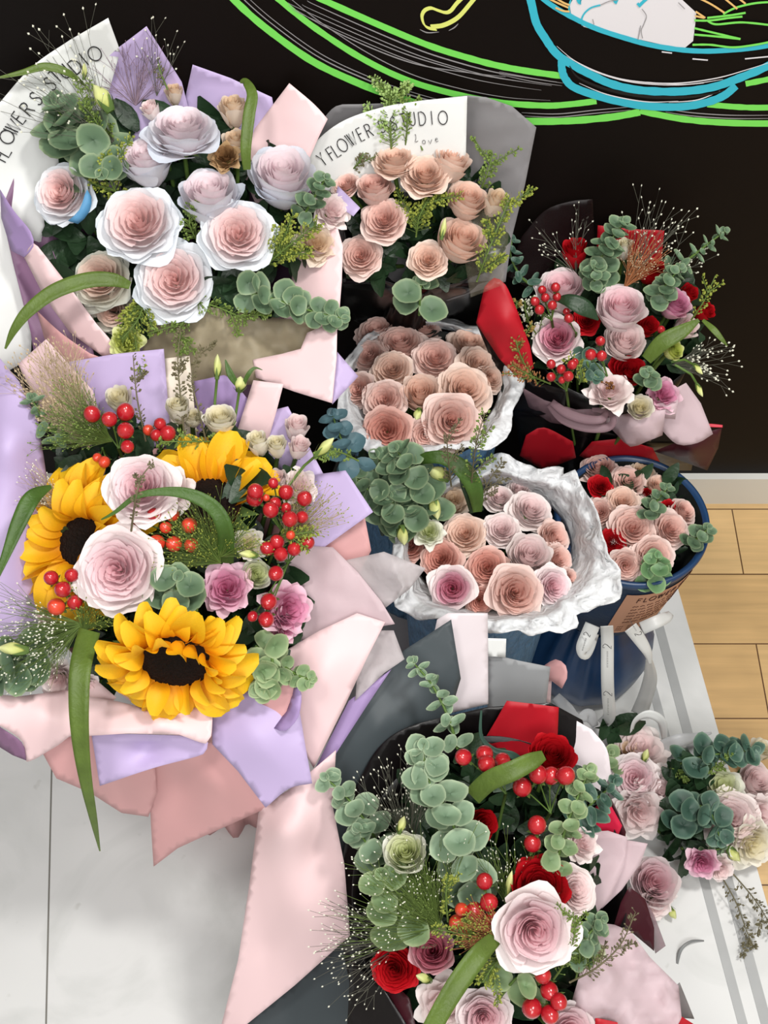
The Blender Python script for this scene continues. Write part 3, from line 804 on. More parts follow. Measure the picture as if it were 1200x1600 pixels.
# mural painted on the wall
def wp(x, y, e=.0006):
    v = (y - 800) / F; d = (WALL - e) / (cp - v * sp); return P(x, y, d)
MUR = thing('wall_mural', Vector((.25, WALL, .9)), 'line-drawn noodle bowl with green rings painted on the dark wall', 'mural')
M_MG = mat('mural_green', (120, 222, 92), .5); M_MC = mat('mural_cyan', (52, 182, 204), .5); M_MW = mat('mural_white', (224, 222, 226), .5)
M_MGr = mat('mural_grey_line', (150, 148, 150), .5); M_MY = mat('mural_yellow', (222, 230, 120), .5); M_MO = mat('mural_orange', (228, 186, 116), .5)
LAY = [0]
def stroke(mb, pts, w, e=None, taper=False, jit=0, seed=0):
    LAY[0] += 1; e = e or (.0006 + LAY[0] * .00002); sp_ = spline(pts, 10); k = len(sp_); rows = []
    for i in range(k):
        x, y = sp_[i]; a, b = sp_[max(i - 1, 0)], sp_[min(i + 1, k - 1)]; tx_, ty_ = b[0] - a[0], b[1] - a[1]; l = math.hypot(tx_, ty_) or 1
        ww = w / 2 * (1 + (.12 * noise.noise(Vector((i * .4, seed, LAY[0])))))
        if taper: ww *= .25 + .75 * math.sin(math.pi * (i + .5) / k)
        rows.append([wp(x - ty_ / l * ww, y + tx_ / l * ww, e), wp(x + ty_ / l * ww, y - tx_ / l * ww, e)])
    mb.grid(rows)
def off(pts, dy, dx=0): return [(x + dx, y + dy) for x, y in pts]
g = MB()
go = [(360, -10), (366, 0), (413, 42), (487, 95), (560, 130), (620, 152), (700, 174), (760, 184), (815, 189), (885, 189), (955, 183), (1000, 175)]
gm = [(428, -8), (437, 0), (487, 40), (560, 88), (633, 124), (707, 146), (780, 160), (850, 165), (890, 163), (932, 158)]
gt = [(490, -8), (505, 0), (597, 41), (670, 71), (730, 90), (780, 103), (830, 112), (880, 119)]
stroke(g, go, 11); stroke(g, gm, 9.5); stroke(g, gt, 10)
stroke(g, [(1000, 173), (1060, 185), (1120, 191), (1200, 193), (1300, 190), (1420, 178), (1520, 155)], 10); stroke(g, [(1105, 163), (1150, 167), (1200, 168), (1300, 163), (1420, 150), (1520, 128)], 9); stroke(g, [(1165, 131), (1200, 124), (1300, 103), (1400, 70), (1480, 30)], 9)
part('green_rings', g, M_MG, MUR, smooth=False)
w_ = MB()
for base, dy, dx, wd in ((go, -7, 9, 1.6), (go, -11, 14, 1.3), (go, -9, 6, 1.2), (gm, -8, 10, 1.4), (gt, 9, -10, 2.0), (gt, 15, -18, 1.4), (gt, 12, -40, 1.5), (gt, 22, -34, 1.3)):
    q_ = off(base, dy, dx); stroke(w_, q_[:8] if base is not gt else q_, wd, taper=True)
for y_ in (176, 181): stroke(w_, [(815, y_), (870, y_ + 2), (930, y_ - 4), (985, y_ - 9)], 1.6, taper=True)
for y_ in (176, 181): stroke(w_, [(1040, y_ - 6), (1080, y_), (1140, y_ + 4), (1210, y_ + 4)], 1.6, taper=True)
stroke(w_, [(450, 8), (505, 40), (580, 75), (650, 100), (720, 112), (790, 120)], 1.8, taper=True)
stroke(w_, [(780, 112), (830, 122), (880, 130)], 1.4, taper=True); stroke(w_, [(780, 116), (830, 127), (878, 134)], 1.2, taper=True)
part('ring_highlights', w_, M_MGr, MUR, smooth=False)
yl = MB()
for k in range(3):
    stroke(yl, off([(722, -6), (712, 4), (703, 15), (695, 18), (684, 15), (672, 11), (662, 15), (658, 24), (661, 36), (668, 42), (680, 44)], k * 1.6, k * 1.3), 2.2)
    stroke(yl, off([(674, 44), (692, 42), (708, 35), (720, 26), (733, 11), (746, -5)], -k * 2.2, -k * .8), 2.6)
part('ladle_outline', yl, M_MY, MUR, smooth=False)
gl = MB(); stroke(gl, [(656, 46), (668, 51), (686, 50)], 1.8, taper=True); stroke(gl, [(701, 48), (710, 43), (716, 37)], 1.8, taper=True); part('ladle_shadow_line', gl, M_MGr, MUR, smooth=False)
# dumplings
dn, _ = sheet('dumpling_shape', MUR, M_MW, [(890, 8), (893, 26), (905, 34), (912, 42), (950, 52), (1000, 62), (1040, 71), (1070, 75), (1083, 64), (1086, 40), (1088, 20), (1075, 8), (1060, -6), (898, -6)], d=1, dfun=lambda x, y: (WALL - .0007) / (cp - (y - 800) / F * sp), thick=0)
c_ = MB()
stroke(c_, [(822, -10), (829, 0), (838, 36), (852, 60), (866, 80), (884, 95), (920, 115), (955, 131), (1000, 141), (1060, 143), (1110, 137), (1150, 124), (1200, 103), (1250, 76), (1290, 35), (1305, -10)], 12.5)
stroke(c_, [(840, -10), (856, 4), (885, 22), (930, 44), (985, 62), (1025, 72), (1077, 79), (1130, 79), (1200, 71), (1250, 52), (1285, 20), (1300, -10)], 8)
stroke(c_, [(878, 92), (878, 108), (884, 124), (900, 138), (948, 154), (1004, 165), (1060, 167), (1100, 161), (1130, 150), (1150, 134)], 12)
for a_, b_ in (((904, -2), (908, 3)), ((960, -4), (965, 3))): stroke(c_, [a_, ((a_[0] + b_[0]) / 2, (a_[1] + b_[1]) / 2 + 2), b_], 8)
stroke(c_, [(998, 10), (1006, 2), (1014, -5)], 5); stroke(c_, [(996, 5), (1000, 10)], 4)
stroke(c_, [(910, 40), (909, 30), (914, 20), (924, 12), (938, 8)], 2.6); stroke(c_, [(892, 0), (889, 12), (893, 26), (905, 34)], 2.6)
part('bowl_outline', c_, M_MC, MUR, smooth=False)
w2 = MB()
stroke(w2, [(870, 72), (900, 96), (950, 118), (1000, 128), (1060, 130), (1120, 122), (1170, 108), (1210, 95)], 2.0, taper=True)
stroke(w2, [(885, 88), (930, 112), (985, 128), (1050, 133), (1100, 130)], 1.5, taper=True); stroke(w2, [(905, 130), (950, 148), (1010, 159), (1060, 158)], 1.7, taper=True)
stroke(w2, [(1010, 128), (1070, 132), (1130, 124)], 1.4, taper=True); stroke(w2, [(1045, 160), (1090, 156), (1125, 142)], 1.6, taper=True)
stroke(w2, [(1034, 81), (1050, 83)], 2); stroke(w2, [(1082, 92), (1106, 94)], 2); stroke(w2, [(1164, 92), (1205, 88)], 2)
part('bowl_highlights', w2, M_MW, MUR, smooth=False)
k2 = MB(); stroke(k2, [(890, 103), (905, 122), (950, 140), (1010, 151), (1070, 152), (1110, 147), (1132, 141)], 5, taper=True)
part('bowl_foot_gap', k2, mat('mural_dark', (14, 16, 16), .5), MUR, smooth=False)
for q_ in ([(938, 8), (952, 2), (965, 0)], [(1003, 14), (1010, 25), (1006, 38), (1002, 48), (1004, 60)], [(926, 30), (928, 38)], [(1060, 4), (1070, 14)], [(997, 62), (1001, 40)]):
    gd = MB(); stroke(gd, q_, 1.3); part('dumpling_crease', gd, M_MGr, MUR, smooth=False)
for q_ in ([(1085, 32), (1110, 32), (1140, 28), (1160, 26)], [(1105, 28), (1140, 24), (1165, 20)], [(1106, 33), (1120, 38), (1160, 35), (1210, 40)], [(1085, 44), (1110, 50), (1157, 61)], [(1085, 54), (1120, 57), (1157, 61)],
           [(1130, 22), (1150, 12), (1180, 5), (1210, 3)], [(1082, 70), (1110, 70), (1145, 74), (1180, 70), (1210, 64)]):
    gr = MB(); stroke(gr, q_, 3.2); part('vegetable_line', gr, M_MG, MUR, smooth=False)
for q_ in ([(850, -6), (870, 4), (888, 12)], [(860, -8), (880, 4), (890, 8)], [(868, 12), (880, 17), (890, 18)], [(1085, -6), (1110, 6), (1132, 20)], [(1125, -8), (1140, 4), (1152, 14)], [(1087, 18), (1102, 28)], [(1150, -6), (1165, 6)], [(1086, 25), (1100, 28)]):
    og = MB(); stroke(og, q_, 3.0); part('noodle_line', og, M_MO, MUR, smooth=False)
# ================================================================== bouquet by the left wall: blue-rimmed roses in lilac and pink paper
def neck_of(x, y, d, z, dy=0, dx=0):
    q = P(x, y, d); return Vector((q.x + dx, q.y + dy, z))
NA = neck_of(290, 340, 1.36, .36, -.01); BA = Vector((NA.x, NA.y - .02, 0))
GA = 'roses in the lilac bouquet with blue-rimmed blooms'
WA = thing('bouquet_wrap', BA, 'lilac, pink and white printed paper wrap around the blue-rimmed roses, upper left against the wall', 'flower wrapping')
cone(WA, (285, 350, 210, 165, 1.395), NA, BA, M_PLUM)
o, dpA = sheet('printed_sheet', WA, M_WHITEP, [(-60, 620, 1.44), (-60, 300, 1.38), (-40, 215, 1.35, 1), (10, 148, 1.335, 1), (55, 100, 1.33, 1), (110, 62, 1.325), (169, 28, 1.31), (188, 80, 1.33), (160, 180, 1.38), (90, 260, 1.41), (55, 420, 1.42), (48, 560, 1.45)], label='white sheet printed with black lettering', wr=.004)
letters([('F', 1, 244, 62), ('L', 6, 236, 60), ('O', 11, 214, 57), ('W', 20, 200, 55), ('E', 29, 184, 52), ('R', 42, 170, 50), ('S', 56, 154, 46), ('S', 78, 131, 44), ('T', 87, 119, 44), ('U', 100, 112, 42), ('D', 118, 103, 42), ('I', 131, 92, 40), ('O', 148, 84, 38)], dpA, 23, o, M_INK, wide=.85, rad=.0007)
sheet('lilac_sheet', WA, M_LILAC, [(60, 290, 1.41), (100, 150, 1.375), (183, 76, 1.33), (229, 41, 1.315), (284, 128, 1.355), (310, 230, 1.40), (200, 300, 1.41)], wr=.003, seed=2)
sheet('lilac_sheet', WA, M_LILAC, [(282, 200, 1.39), (290, 150, 1.37), (301, 101, 1.345), (360, 122, 1.35), (425, 152, 1.36), (440, 240, 1.40), (360, 300, 1.41)], wr=.003, seed=3)
sheet('pink_sheet', WA, M_PINK, [(370, 250, 1.40), (395, 205, 1.385), (452, 130, 1.34), (490, 162, 1.35, 1), (512, 186, 1.355), (500, 210, 1.36), (478, 260, 1.38), (460, 310, 1.40), (400, 320, 1.41)], wr=.003, seed=4)
sheet('plum_sheet', WA, M_PLUM, [(82, 170, 1.40), (55, 205, 1.39, 1), (25, 270, 1.385, 1), (2, 330, 1.38), (20, 410, 1.385), (48, 520, 1.40), (60, 600, 1.42), (150, 570, 1.41), (120, 420, 1.41), (70, 330, 1.41)], inner=[(60, 330, 1.415), (90, 450, 1.415)], wr=.004, seed=5)
sheet('lilac_fold', WA, M_LILAC2, [(0, 296, 1.355), (22, 330, 1.345, 1), (48, 362, 1.34, 1), (52, 385, 1.345, 1), (38, 402, 1.36), (18, 392, 1.37), (2, 340, 1.375)], wr=.002)
sheet('pink_fold', WA, M_PINK, [(38, 402, 1.36), (52, 380, 1.345, 1), (75, 405, 1.345), (110, 450, 1.35), (150, 505, 1.355), (185, 545, 1.36), (165, 560, 1.37), (110, 520, 1.375), (70, 465, 1.375)], inner=[(75, 435, 1.345)], wr=.003)
sheet('pink_fold', WA, M_PINKD, [(58, 486, 1.355), (95, 520, 1.345, 1), (140, 552, 1.34), (200, 575, 1.35), (190, 640, 1.40), (100, 620, 1.39), (78, 560, 1.37)], wr=.004, seed=8)
sheet('pink_sheet', WA, M_PINK, [(470, 350, 1.375), (520, 330, 1.36), (536, 385, 1.345), (534, 440, 1.345), (528, 515, 1.35), (440, 520, 1.37), (455, 440, 1.385)], inner=[(500, 430, 1.355)], wr=.003, seed=9)
sheet('olive_tissue', WA, M_OLIVE, [(240, 470, 1.375), (330, 480, 1.365), (420, 495, 1.36), (500, 505, 1.355), (525, 530, 1.36), (480, 585, 1.37), (400, 600, 1.38), (290, 610, 1.39), (220, 560, 1.39)], wr=.012, wscale=35, seed=10)
sheet('pink_sheet', WA, M_PINK, [(395, 562, 1.36), (440, 553, 1.35), (470, 545, 1.345), (480, 520, 1.345), (527, 500, 1.335), (526, 560, 1.33), (519, 630, 1.335), (460, 612, 1.345), (400, 590, 1.36)], wr=.002, seed=11)
sheet('lilac_corner', WA, M_LILAC, [(527, 550, 1.336), (560, 588, 1.345), (519, 632, 1.338)], wr=.001)
sheet('lilac_corner', WA, M_LILAC, [(522, 318, 1.365), (528, 290, 1.37), (563, 325, 1.355), (552, 338, 1.355)], wr=.001)

dA = lambda x, y: 1.325 + .00012 * (y - 330) * .5 + ((x - 280) / 260) ** 2 * .03 + max(0, (y - 330) / 170) ** 2 * .02 + max(0, (330 - y) / 200) ** 2 * .01
for (k, sh, c, x, y, w, tx, ty, dz, lab) in [
 ('rose', 'open', 'blue', 90, 298, 104, -.28, .05, 0, 'pale pink rose with blue stained rim, leftmost bloom against the plum paper'),
 ('rose', 'cup', 'bluecup', 226, 238, 92, -.1, .75, .0, 'cup-shaped lilac-white rose left of and below the topmost flat rose'),
 ('rose', 'open', 'bluecup', 283, 190, 128, .05, .85, -.005, 'wide flat pale blush rose at the top of the lilac bouquet'),
 ('rose', 'cup', 'bluecup', 326, 292, 104, .05, .75, 0, 'cup-shaped pale rose in the middle, above the big rose with an orange heart'),
 ('rose', 'cup', 'bluecup', 441, 262, 112, .1, .55, 0, 'pale lilac-pink cup rose at the right, below the pink paper corner'),
 ('rose', 'garden', 'blue', 212, 340, 136, -.05, .22, -.015, 'large pink-hearted rose with bluish white rim in the centre of the lilac bouquet'),
 ('rose', 'garden', 'blue', 370, 361, 126, .08, .12, -.012, 'large blue-rimmed rose with a small orange heart, right of centre'),
 ('rose', 'garden', 'blue', 269, 434, 132, .0, .08, -.012, 'large blue-rimmed rose at the bottom centre of the lilac bouquet'),
 ('rose', 'garden', 'faded', 152, 432, 104, -.15, .2, .015, 'faded peach and green rose at lower left behind the arching grass blade'),
 ('rose', 'open', 'faded', 172, 486, 78, -.05, -.3, .025, 'beige-green rose lowest at left, half hidden under the grass blade'),
 ('spray_rose', 'bud', 'buff', 363, 160, 52, .0, .8, .01, 'blush spray rose standing upright beside the flat olive leaf'),
 ('spray_rose', 'bud', 'buff', 367, 215, 50, .0, .7, .012, 'cream spray rose just under the upright blush one'),
 ('spray_rose', 'ruffle', 'tan', 350, 240, 50, -.1, .3, .0, 'brown dried-out flower left of the olive leaf'),
 ('spray_rose', 'bud', 'blush', 232, 165, 36, -.3, .6, .0, 'small pink spray rose behind the left rim of the flat rose'),
 ('spray_rose', 'bud', 'buff', 272, 138, 34, .1, .8, .03, 'small cream spray rose peeping over the flat rose'),
 ('rose', 'ruffle', 'blush', 523, 325, 62, .5, .2, .0, 'blush ruffled flower at the right edge near the small lilac corner'),
 ('rose', 'ruffle', 'buff', 497, 378, 66, .3, .1, .0, 'cream and pink ruffled flower above the pink paper at right'),
]:
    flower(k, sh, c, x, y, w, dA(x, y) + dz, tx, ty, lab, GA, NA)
closed_bud('lisianthus_bud', [(172, 172), (146, 132)], 1.33, 28, 'lime', 'yellow-green lisianthus bud above the left eucalyptus', None)
closed_bud('lisianthus_bud', [(131, 122), (132, 98)], 1.32, 9, 'lime', 'thin green bud crossing the printed letter D', None)
flower('lisianthus', 'ruffle', 'lime', 195, 532, 52, 1.335, 0, .1, 'yellow-green lisianthus at the bottom edge of the lilac bouquet', None, NA)
_r = [o_ for o_ in COL.objects if o_.get('label', '').startswith('pale pink rose with blue stained')][0]
sheet('dyed_petal', _r, mat('blue_dyed_petal', (96, 160, 206), .5, trans=.2), [(106, 345, 1.343), (124, 328, 1.338, 1), (136, 296, 1.335, 1), (143, 308, 1.34, 1), (140, 330, 1.343, 1), (122, 350, 1.347, 1)], label='petal dyed bright blue')
leafy('leafy_filler', [(70, 240), (180, 170), (330, 180), (480, 260), (500, 400), (420, 500), (200, 520), (70, 440)], 1.375, 380, 58, 'mass of dark leaves between the blue-rimmed roses', seed=1, d2=.045)
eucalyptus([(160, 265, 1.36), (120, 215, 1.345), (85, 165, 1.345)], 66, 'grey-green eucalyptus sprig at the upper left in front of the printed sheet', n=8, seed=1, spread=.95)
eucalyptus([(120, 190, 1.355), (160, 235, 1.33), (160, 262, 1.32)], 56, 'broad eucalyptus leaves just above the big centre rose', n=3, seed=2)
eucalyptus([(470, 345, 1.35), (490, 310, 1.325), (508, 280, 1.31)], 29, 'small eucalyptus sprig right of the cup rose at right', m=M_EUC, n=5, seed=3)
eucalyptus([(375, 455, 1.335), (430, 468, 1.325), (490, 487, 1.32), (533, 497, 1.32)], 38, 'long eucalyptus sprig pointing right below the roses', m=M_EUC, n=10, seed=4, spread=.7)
leafy('broad_leaves', [(330, 430), (420, 430), (420, 480), (330, 480)], 1.345, 7, 75, 'few broad dark leaves right of the lowest blue-rimmed rose', seed=3, d2=.01, m=M_LEAFD)
for i, (pts, lab, sp_, n, br) in enumerate([
  ([(190, 320, 1.36), (172, 280, 1.33), (165, 245, 1.32)], 'yellow-green seed sprig between the left rose and the centre rose', 24, 120, 3),
  ([(410, 420, 1.355), (450, 385, 1.33), (495, 350, 1.32)], 'yellow-green seed sprig right of the orange-hearted rose', 24, 160, 5),
  ([(230, 460, 1.36), (215, 500, 1.335), (190, 530, 1.33)], 'green seed sprig under the faded rose', 26, 140, 4),
  ([(300, 490, 1.36), (280, 515, 1.33), (285, 550, 1.32)], 'green seed sprig below the lowest blue-rimmed rose', 20, 90, 3),
  ([(170, 230, 1.36), (150, 190, 1.335), (130, 165, 1.33)], 'fine green sprig beside the upper left lisianthus bud', 18, 80, 3),
  ([(300, 470, 1.35), (340, 480, 1.34), (385, 500, 1.335)], 'dark green seed sprig right of the lowest rose', 20, 90, 3),
  ([(310, 380, 1.36), (296, 350, 1.33), (300, 320, 1.325)], 'seed sprig between the two largest centre roses', 20, 60, 2)]):
    pennycress(pts, lab, sp_, 2.7, n, m=M_LIME if i in (0, 1, 2) else M_POD, seed=i, branch=br, group='seed sprigs in the lilac bouquet', name='seed_sprig')
pennycress([(262, 140, 1.345), (250, 110, 1.335), (245, 85, 1.33)], 'thin dark seed sprig against the lilac sheet', 12, 2.4, 30, m=M_PODD, seed=20)
blade([(203, 446, 1.31), (175, 437, 1.30), (135, 438, 1.295), (85, 455, 1.29), (45, 485, 1.29), (22, 515, 1.295), (8, 545, 1.305)], [12, 22, 25, 24, 20, 13, 3], 'speckled green grass blade arching out over the left edge of the lilac bouquet', M_GRASS)
blade([(386, 265, 1.33), (384, 230, 1.315), (389, 180, 1.31), (394, 148, 1.312), (384, 128, 1.318), (375, 128, 1.325)], [12, 17, 19, 17, 12, 4], 'flat olive-green leaf looping over the spray roses', M_GRASS, name='flat_leaf', cat='leaf')
blade([(135, 135, 1.335), (105, 113, 1.315), (70, 104, 1.305), (35, 113, 1.30), (-5, 122, 1.295)], [3, 11, 13, 9, 3], 'narrow green blade crossing the printed sheet towards the left edge', M_GRASS)
panicum(180, 225, 1.36, 105, 168, 235, 'pale seeded grass spraying up and left past the printed sheet', n=30, dd=-.10, seed=1, m=M_FINEG, seedpx=2.5, minL=.55)
panicum(212, 165, 1.345, 40, 145, 105, 'dusky fine grass fanned in front of the lilac sheet', n=34, dd=-.03, seed=2, m=mat('mauve_grass_stem', (140, 118, 132), .7), mseed=mat('mauve_seed', (150, 128, 134), .7), seedpx=1.1)
panicum(245, 150, 1.345, 60, 115, 130, 'thin grass tips rising above the lilac corner', n=8, dd=-.03, seed=3, m=M_FINEG, seedpx=2.4, minL=.6)
# ================================================================== sunflower bouquet, front left
NS = neck_of(262, 880, 1.27, .27, .0); BS = Vector((NS.x, NS.y, 0))
GS = 'flowers of the sunflower bouquet'
WS = thing('bouquet_wrap', BS, 'pink and lilac paper wrap with wide folded collar around the sunflowers, front left', 'flower wrapping')
cone(WS, (262, 890, 205, 190, 1.335), NS, BS, M_PINKD, rb=.085, amp=.006)
sheet('lilac_sheet', WS, M_LILAC, [(-60, 520, 1.34), (-10, 548, 1.31), (30, 596, 1.29), (60, 660, 1.285), (75, 760, 1.30), (70, 900, 1.31), (60, 1010, 1.30), (-60, 1040, 1.26)], inner=[(10, 700, 1.26), (30, 850, 1.275)], wr=.012, wscale=55, seed=21, label='large lilac sheet')
sheet('pink_sheet', WS, M_PINK, [(28, 569, 1.325), (72, 530, 1.315), (145, 610, 1.325), (170, 700, 1.34), (90, 690, 1.335)], wr=.003, seed=22)
sheet('lilac_sheet', WS, M_LILAC, [(104, 566, 1.33), (180, 553, 1.322), (256, 545, 1.318), (268, 700, 1.345), (140, 690, 1.345)], wr=.003, seed=23)
sheet('cream_printed_sheet', WS, mat('cream_paper', (236, 224, 208), .5), [(257, 560, 1.33), (296, 556, 1.325), (310, 700, 1.35), (262, 700, 1.35)], wr=.002)
sheet('lilac_sheet', WS, M_LILAC2, [(302, 596, 1.345), (350, 586, 1.335), (362, 592, 1.335), (400, 640, 1.34), (400, 700, 1.36), (310, 700, 1.36)], wr=.004, seed=24)
sheet('pink_sheet', WS, M_PINK, [(362, 700, 1.345), (378, 650, 1.33), (396, 594, 1.318), (443, 600, 1.315), (430, 650, 1.325), (410, 720, 1.35)], wr=.002, seed=25)
sheet('lilac_sheet', WS, M_LILAC, [(405, 700, 1.345), (430, 640, 1.335), (450, 635, 1.33), (505, 740, 1.33), (480, 790, 1.34)], wr=.003, seed=26)
sheet('lilac_sheet', WS, M_LILAC, [(470, 745, 1.325), (540, 735, 1.31), (583, 800, 1.30), (497, 862, 1.31), (470, 840, 1.32)], wr=.003, seed=27, label='lilac corner pointing right')
sheet('rose_pink_sheet', WS, M_PINKD, [(495, 855, 1.325), (570, 808, 1.32), (580, 860, 1.33), (560, 900, 1.335), (500, 900, 1.335)], wr=.003, seed=28)
sheet('grey_tissue', WS, M_TGREY, [(520, 880, 1.315), (600, 862, 1.30), (665, 888, 1.295), (640, 920, 1.30), (602, 950, 1.305), (560, 930, 1.315)], inner=[(620, 890, 1.285)], wr=.006, seed=29)
sheet('pink_tissue', WS, M_TPINK, [(430, 850, 1.32), (520, 855, 1.305), (560, 895, 1.30), (596, 940, 1.297), (617, 975, 1.30), (560, 985, 1.31), (480, 1010, 1.32), (440, 960, 1.33)], wr=.006, seed=30)
sheet('pink_sheet', WS, M_PINK, [(440, 1020, 1.32), (500, 985, 1.305), (558, 958, 1.295), (602, 972, 1.292), (575, 1025, 1.295), (540, 1100, 1.305), (490, 1200, 1.32), (455, 1140, 1.325), (400, 1090, 1.33)], inner=[(510, 1040, 1.295)], wr=.005, seed=31, label='broad pink sheet on the right')
sheet('pale_tissue', WS, M_TGREY, [(590, 985, 1.315), (615, 985, 1.31), (632, 1030, 1.31), (600, 1052, 1.315), (555, 1095, 1.32), (560, 1030, 1.32)], wr=.008, wscale=30, seed=32)
sheet('mauve_sheet', WS, M_LILAC2, [(545, 1095, 1.325), (612, 1045, 1.32), (575, 1100, 1.325), (520, 1185, 1.33), (490, 1205, 1.335)], wr=.003, seed=33)
# front collar
sheet('lilac_sheet', WS, M_LILAC, [(330, 1100, 1.285), (400, 1075, 1.275), (462, 1075, 1.265, 1), (468, 1110, 1.262), (478, 1170, 1.27), (488, 1224, 1.285), (452, 1232, 1.287, 1), (415, 1262, 1.292), (372, 1205, 1.285), (332, 1163, 1.28)], inner=[(400, 1150, 1.262)], wr=.004, seed=34, label='lilac sheet folded down at the front')
sheet('pink_fold', WS, M_PINKD, [(405, 1090, 1.27), (440, 1068, 1.258, 1), (462, 1066, 1.255, 1), (450, 1105, 1.265, 1), (435, 1140, 1.272, 1), (422, 1125, 1.275)], wr=.001)
sheet('lilac_curl', WS, M_LILAC2, [(462, 1066, 1.254), (471, 1085, 1.248, 1), (466, 1120, 1.248, 1), (446, 1142, 1.255, 1), (428, 1138, 1.264), (448, 1108, 1.268, 1)], inner=[(460, 1100, 1.246)], wr=.001)
sheet('pink_sheet', WS, M_PINK, [(118, 1085, 1.27), (180, 1095, 1.268), (250, 1112, 1.262), (333, 1100, 1.26), (330, 1150, 1.25, 1), (322, 1162, 1.252, 1), (280, 1148, 1.25), (200, 1146, 1.25), (135, 1150, 1.26)], inner=[(250, 1130, 1.243)], wr=.003, seed=36, label='pink sheet rolled over at the front')
sheet('lilac_sheet', WS, M_LILAC, [(143, 1148, 1.262), (200, 1147, 1.258), (280, 1149, 1.258), (325, 1160, 1.253), (318, 1178, 1.258, 1), (240, 1200, 1.268, 1), (156, 1228, 1.285)], inner=[(230, 1160, 1.28)], wr=.002, seed=37)
sheet('pink_sheet', WS, M_PINK, [(-60, 1080, 1.26), (30, 1088, 1.262), (110, 1078, 1.27), (150, 1062, 1.27), (182, 1090, 1.262), (135, 1130, 1.258), (90, 1165, 1.262), (42, 1190, 1.275, 1), (36, 1160, 1.262, 1), (0, 1134, 1.255, 1), (-60, 1110, 1.25)], inner=[(70, 1120, 1.25)], wr=.004, seed=38, label='pink sheet rolled over at the left')
sheet('plum_inside', WS, M_PLUM, [(-60, 1112, 1.258), (0, 1136, 1.262), (34, 1160, 1.268, 1), (41, 1188, 1.277), (20, 1180, 1.28), (-60, 1130, 1.28)], wr=.001)
sheet('rose_pink_sheet', WS, M_PINKD, [(62, 1168, 1.30), (140, 1140, 1.29), (240, 1160, 1.29), (245, 1240, 1.36), (232, 1276, 1.40), (190, 1270, 1.395), (140, 1238, 1.37), (88, 1216, 1.33)], inner=[(170, 1200, 1.31)], wr=.004, seed=39)
sheet('rose_pink_sheet', WS, M_PINKD, [(230, 1180, 1.31), (330, 1160, 1.29), (400, 1200, 1.30), (418, 1262, 1.33), (360, 1288, 1.37), (315, 1308, 1.41), (278, 1325, 1.44), (240, 1354, 1.48), (236, 1290, 1.42)], inner=[(280, 1230, 1.36), (330, 1220, 1.31)], wr=.006, wscale=30, seed=40, label='deep pink sheet hanging down under the collar')
sheet('pink_streamer', WS, M_PINK, [(405, 1262, 1.335), (450, 1235, 1.31), (492, 1200, 1.29), (525, 1172, 1.285), (520, 1260, 1.30), (538, 1350, 1.33), (547, 1462, 1.37), (460, 1540, 1.41), (380, 1605, 1.44), (340, 1625, 1.46), (372, 1500, 1.41), (390, 1380, 1.37)], inner=[(440, 1300, 1.30), (470, 1420, 1.345), (420, 1480, 1.40), (500, 1330, 1.335)], wr=.008, wscale=70, seed=41, label='long pale pink sheet reaching down to the floor')
dS = lambda x, y: 1.245 + ((x - 260) / 230) ** 2 * .03 + ((y - 880) / 260) ** 2 * .02 + max(0, (800 - y) / 200) * .03
sunflower(274, 1026, 252, 124, 1.222, .03, -.85, 'big sunflower with a full dark centre at the bottom of the sunflower bouquet', 'sunflowers', NS, seed=3)
sunflower(134, 848, 262, 96, 1.295, -.45, .12, 'sunflower half hidden behind the large pale rose, at left', 'sunflowers', NS, seed=5)
sunflower(328, 790, 232, 96, 1.285, .12, .55, 'bright yellow sunflower facing up behind the grass tuft, top centre', 'sunflowers', NS, layers=((0, 1, .35, 19), (.16, .95, .5, 17), (.08, .5, .6, 10)), seed=8, upper=True)
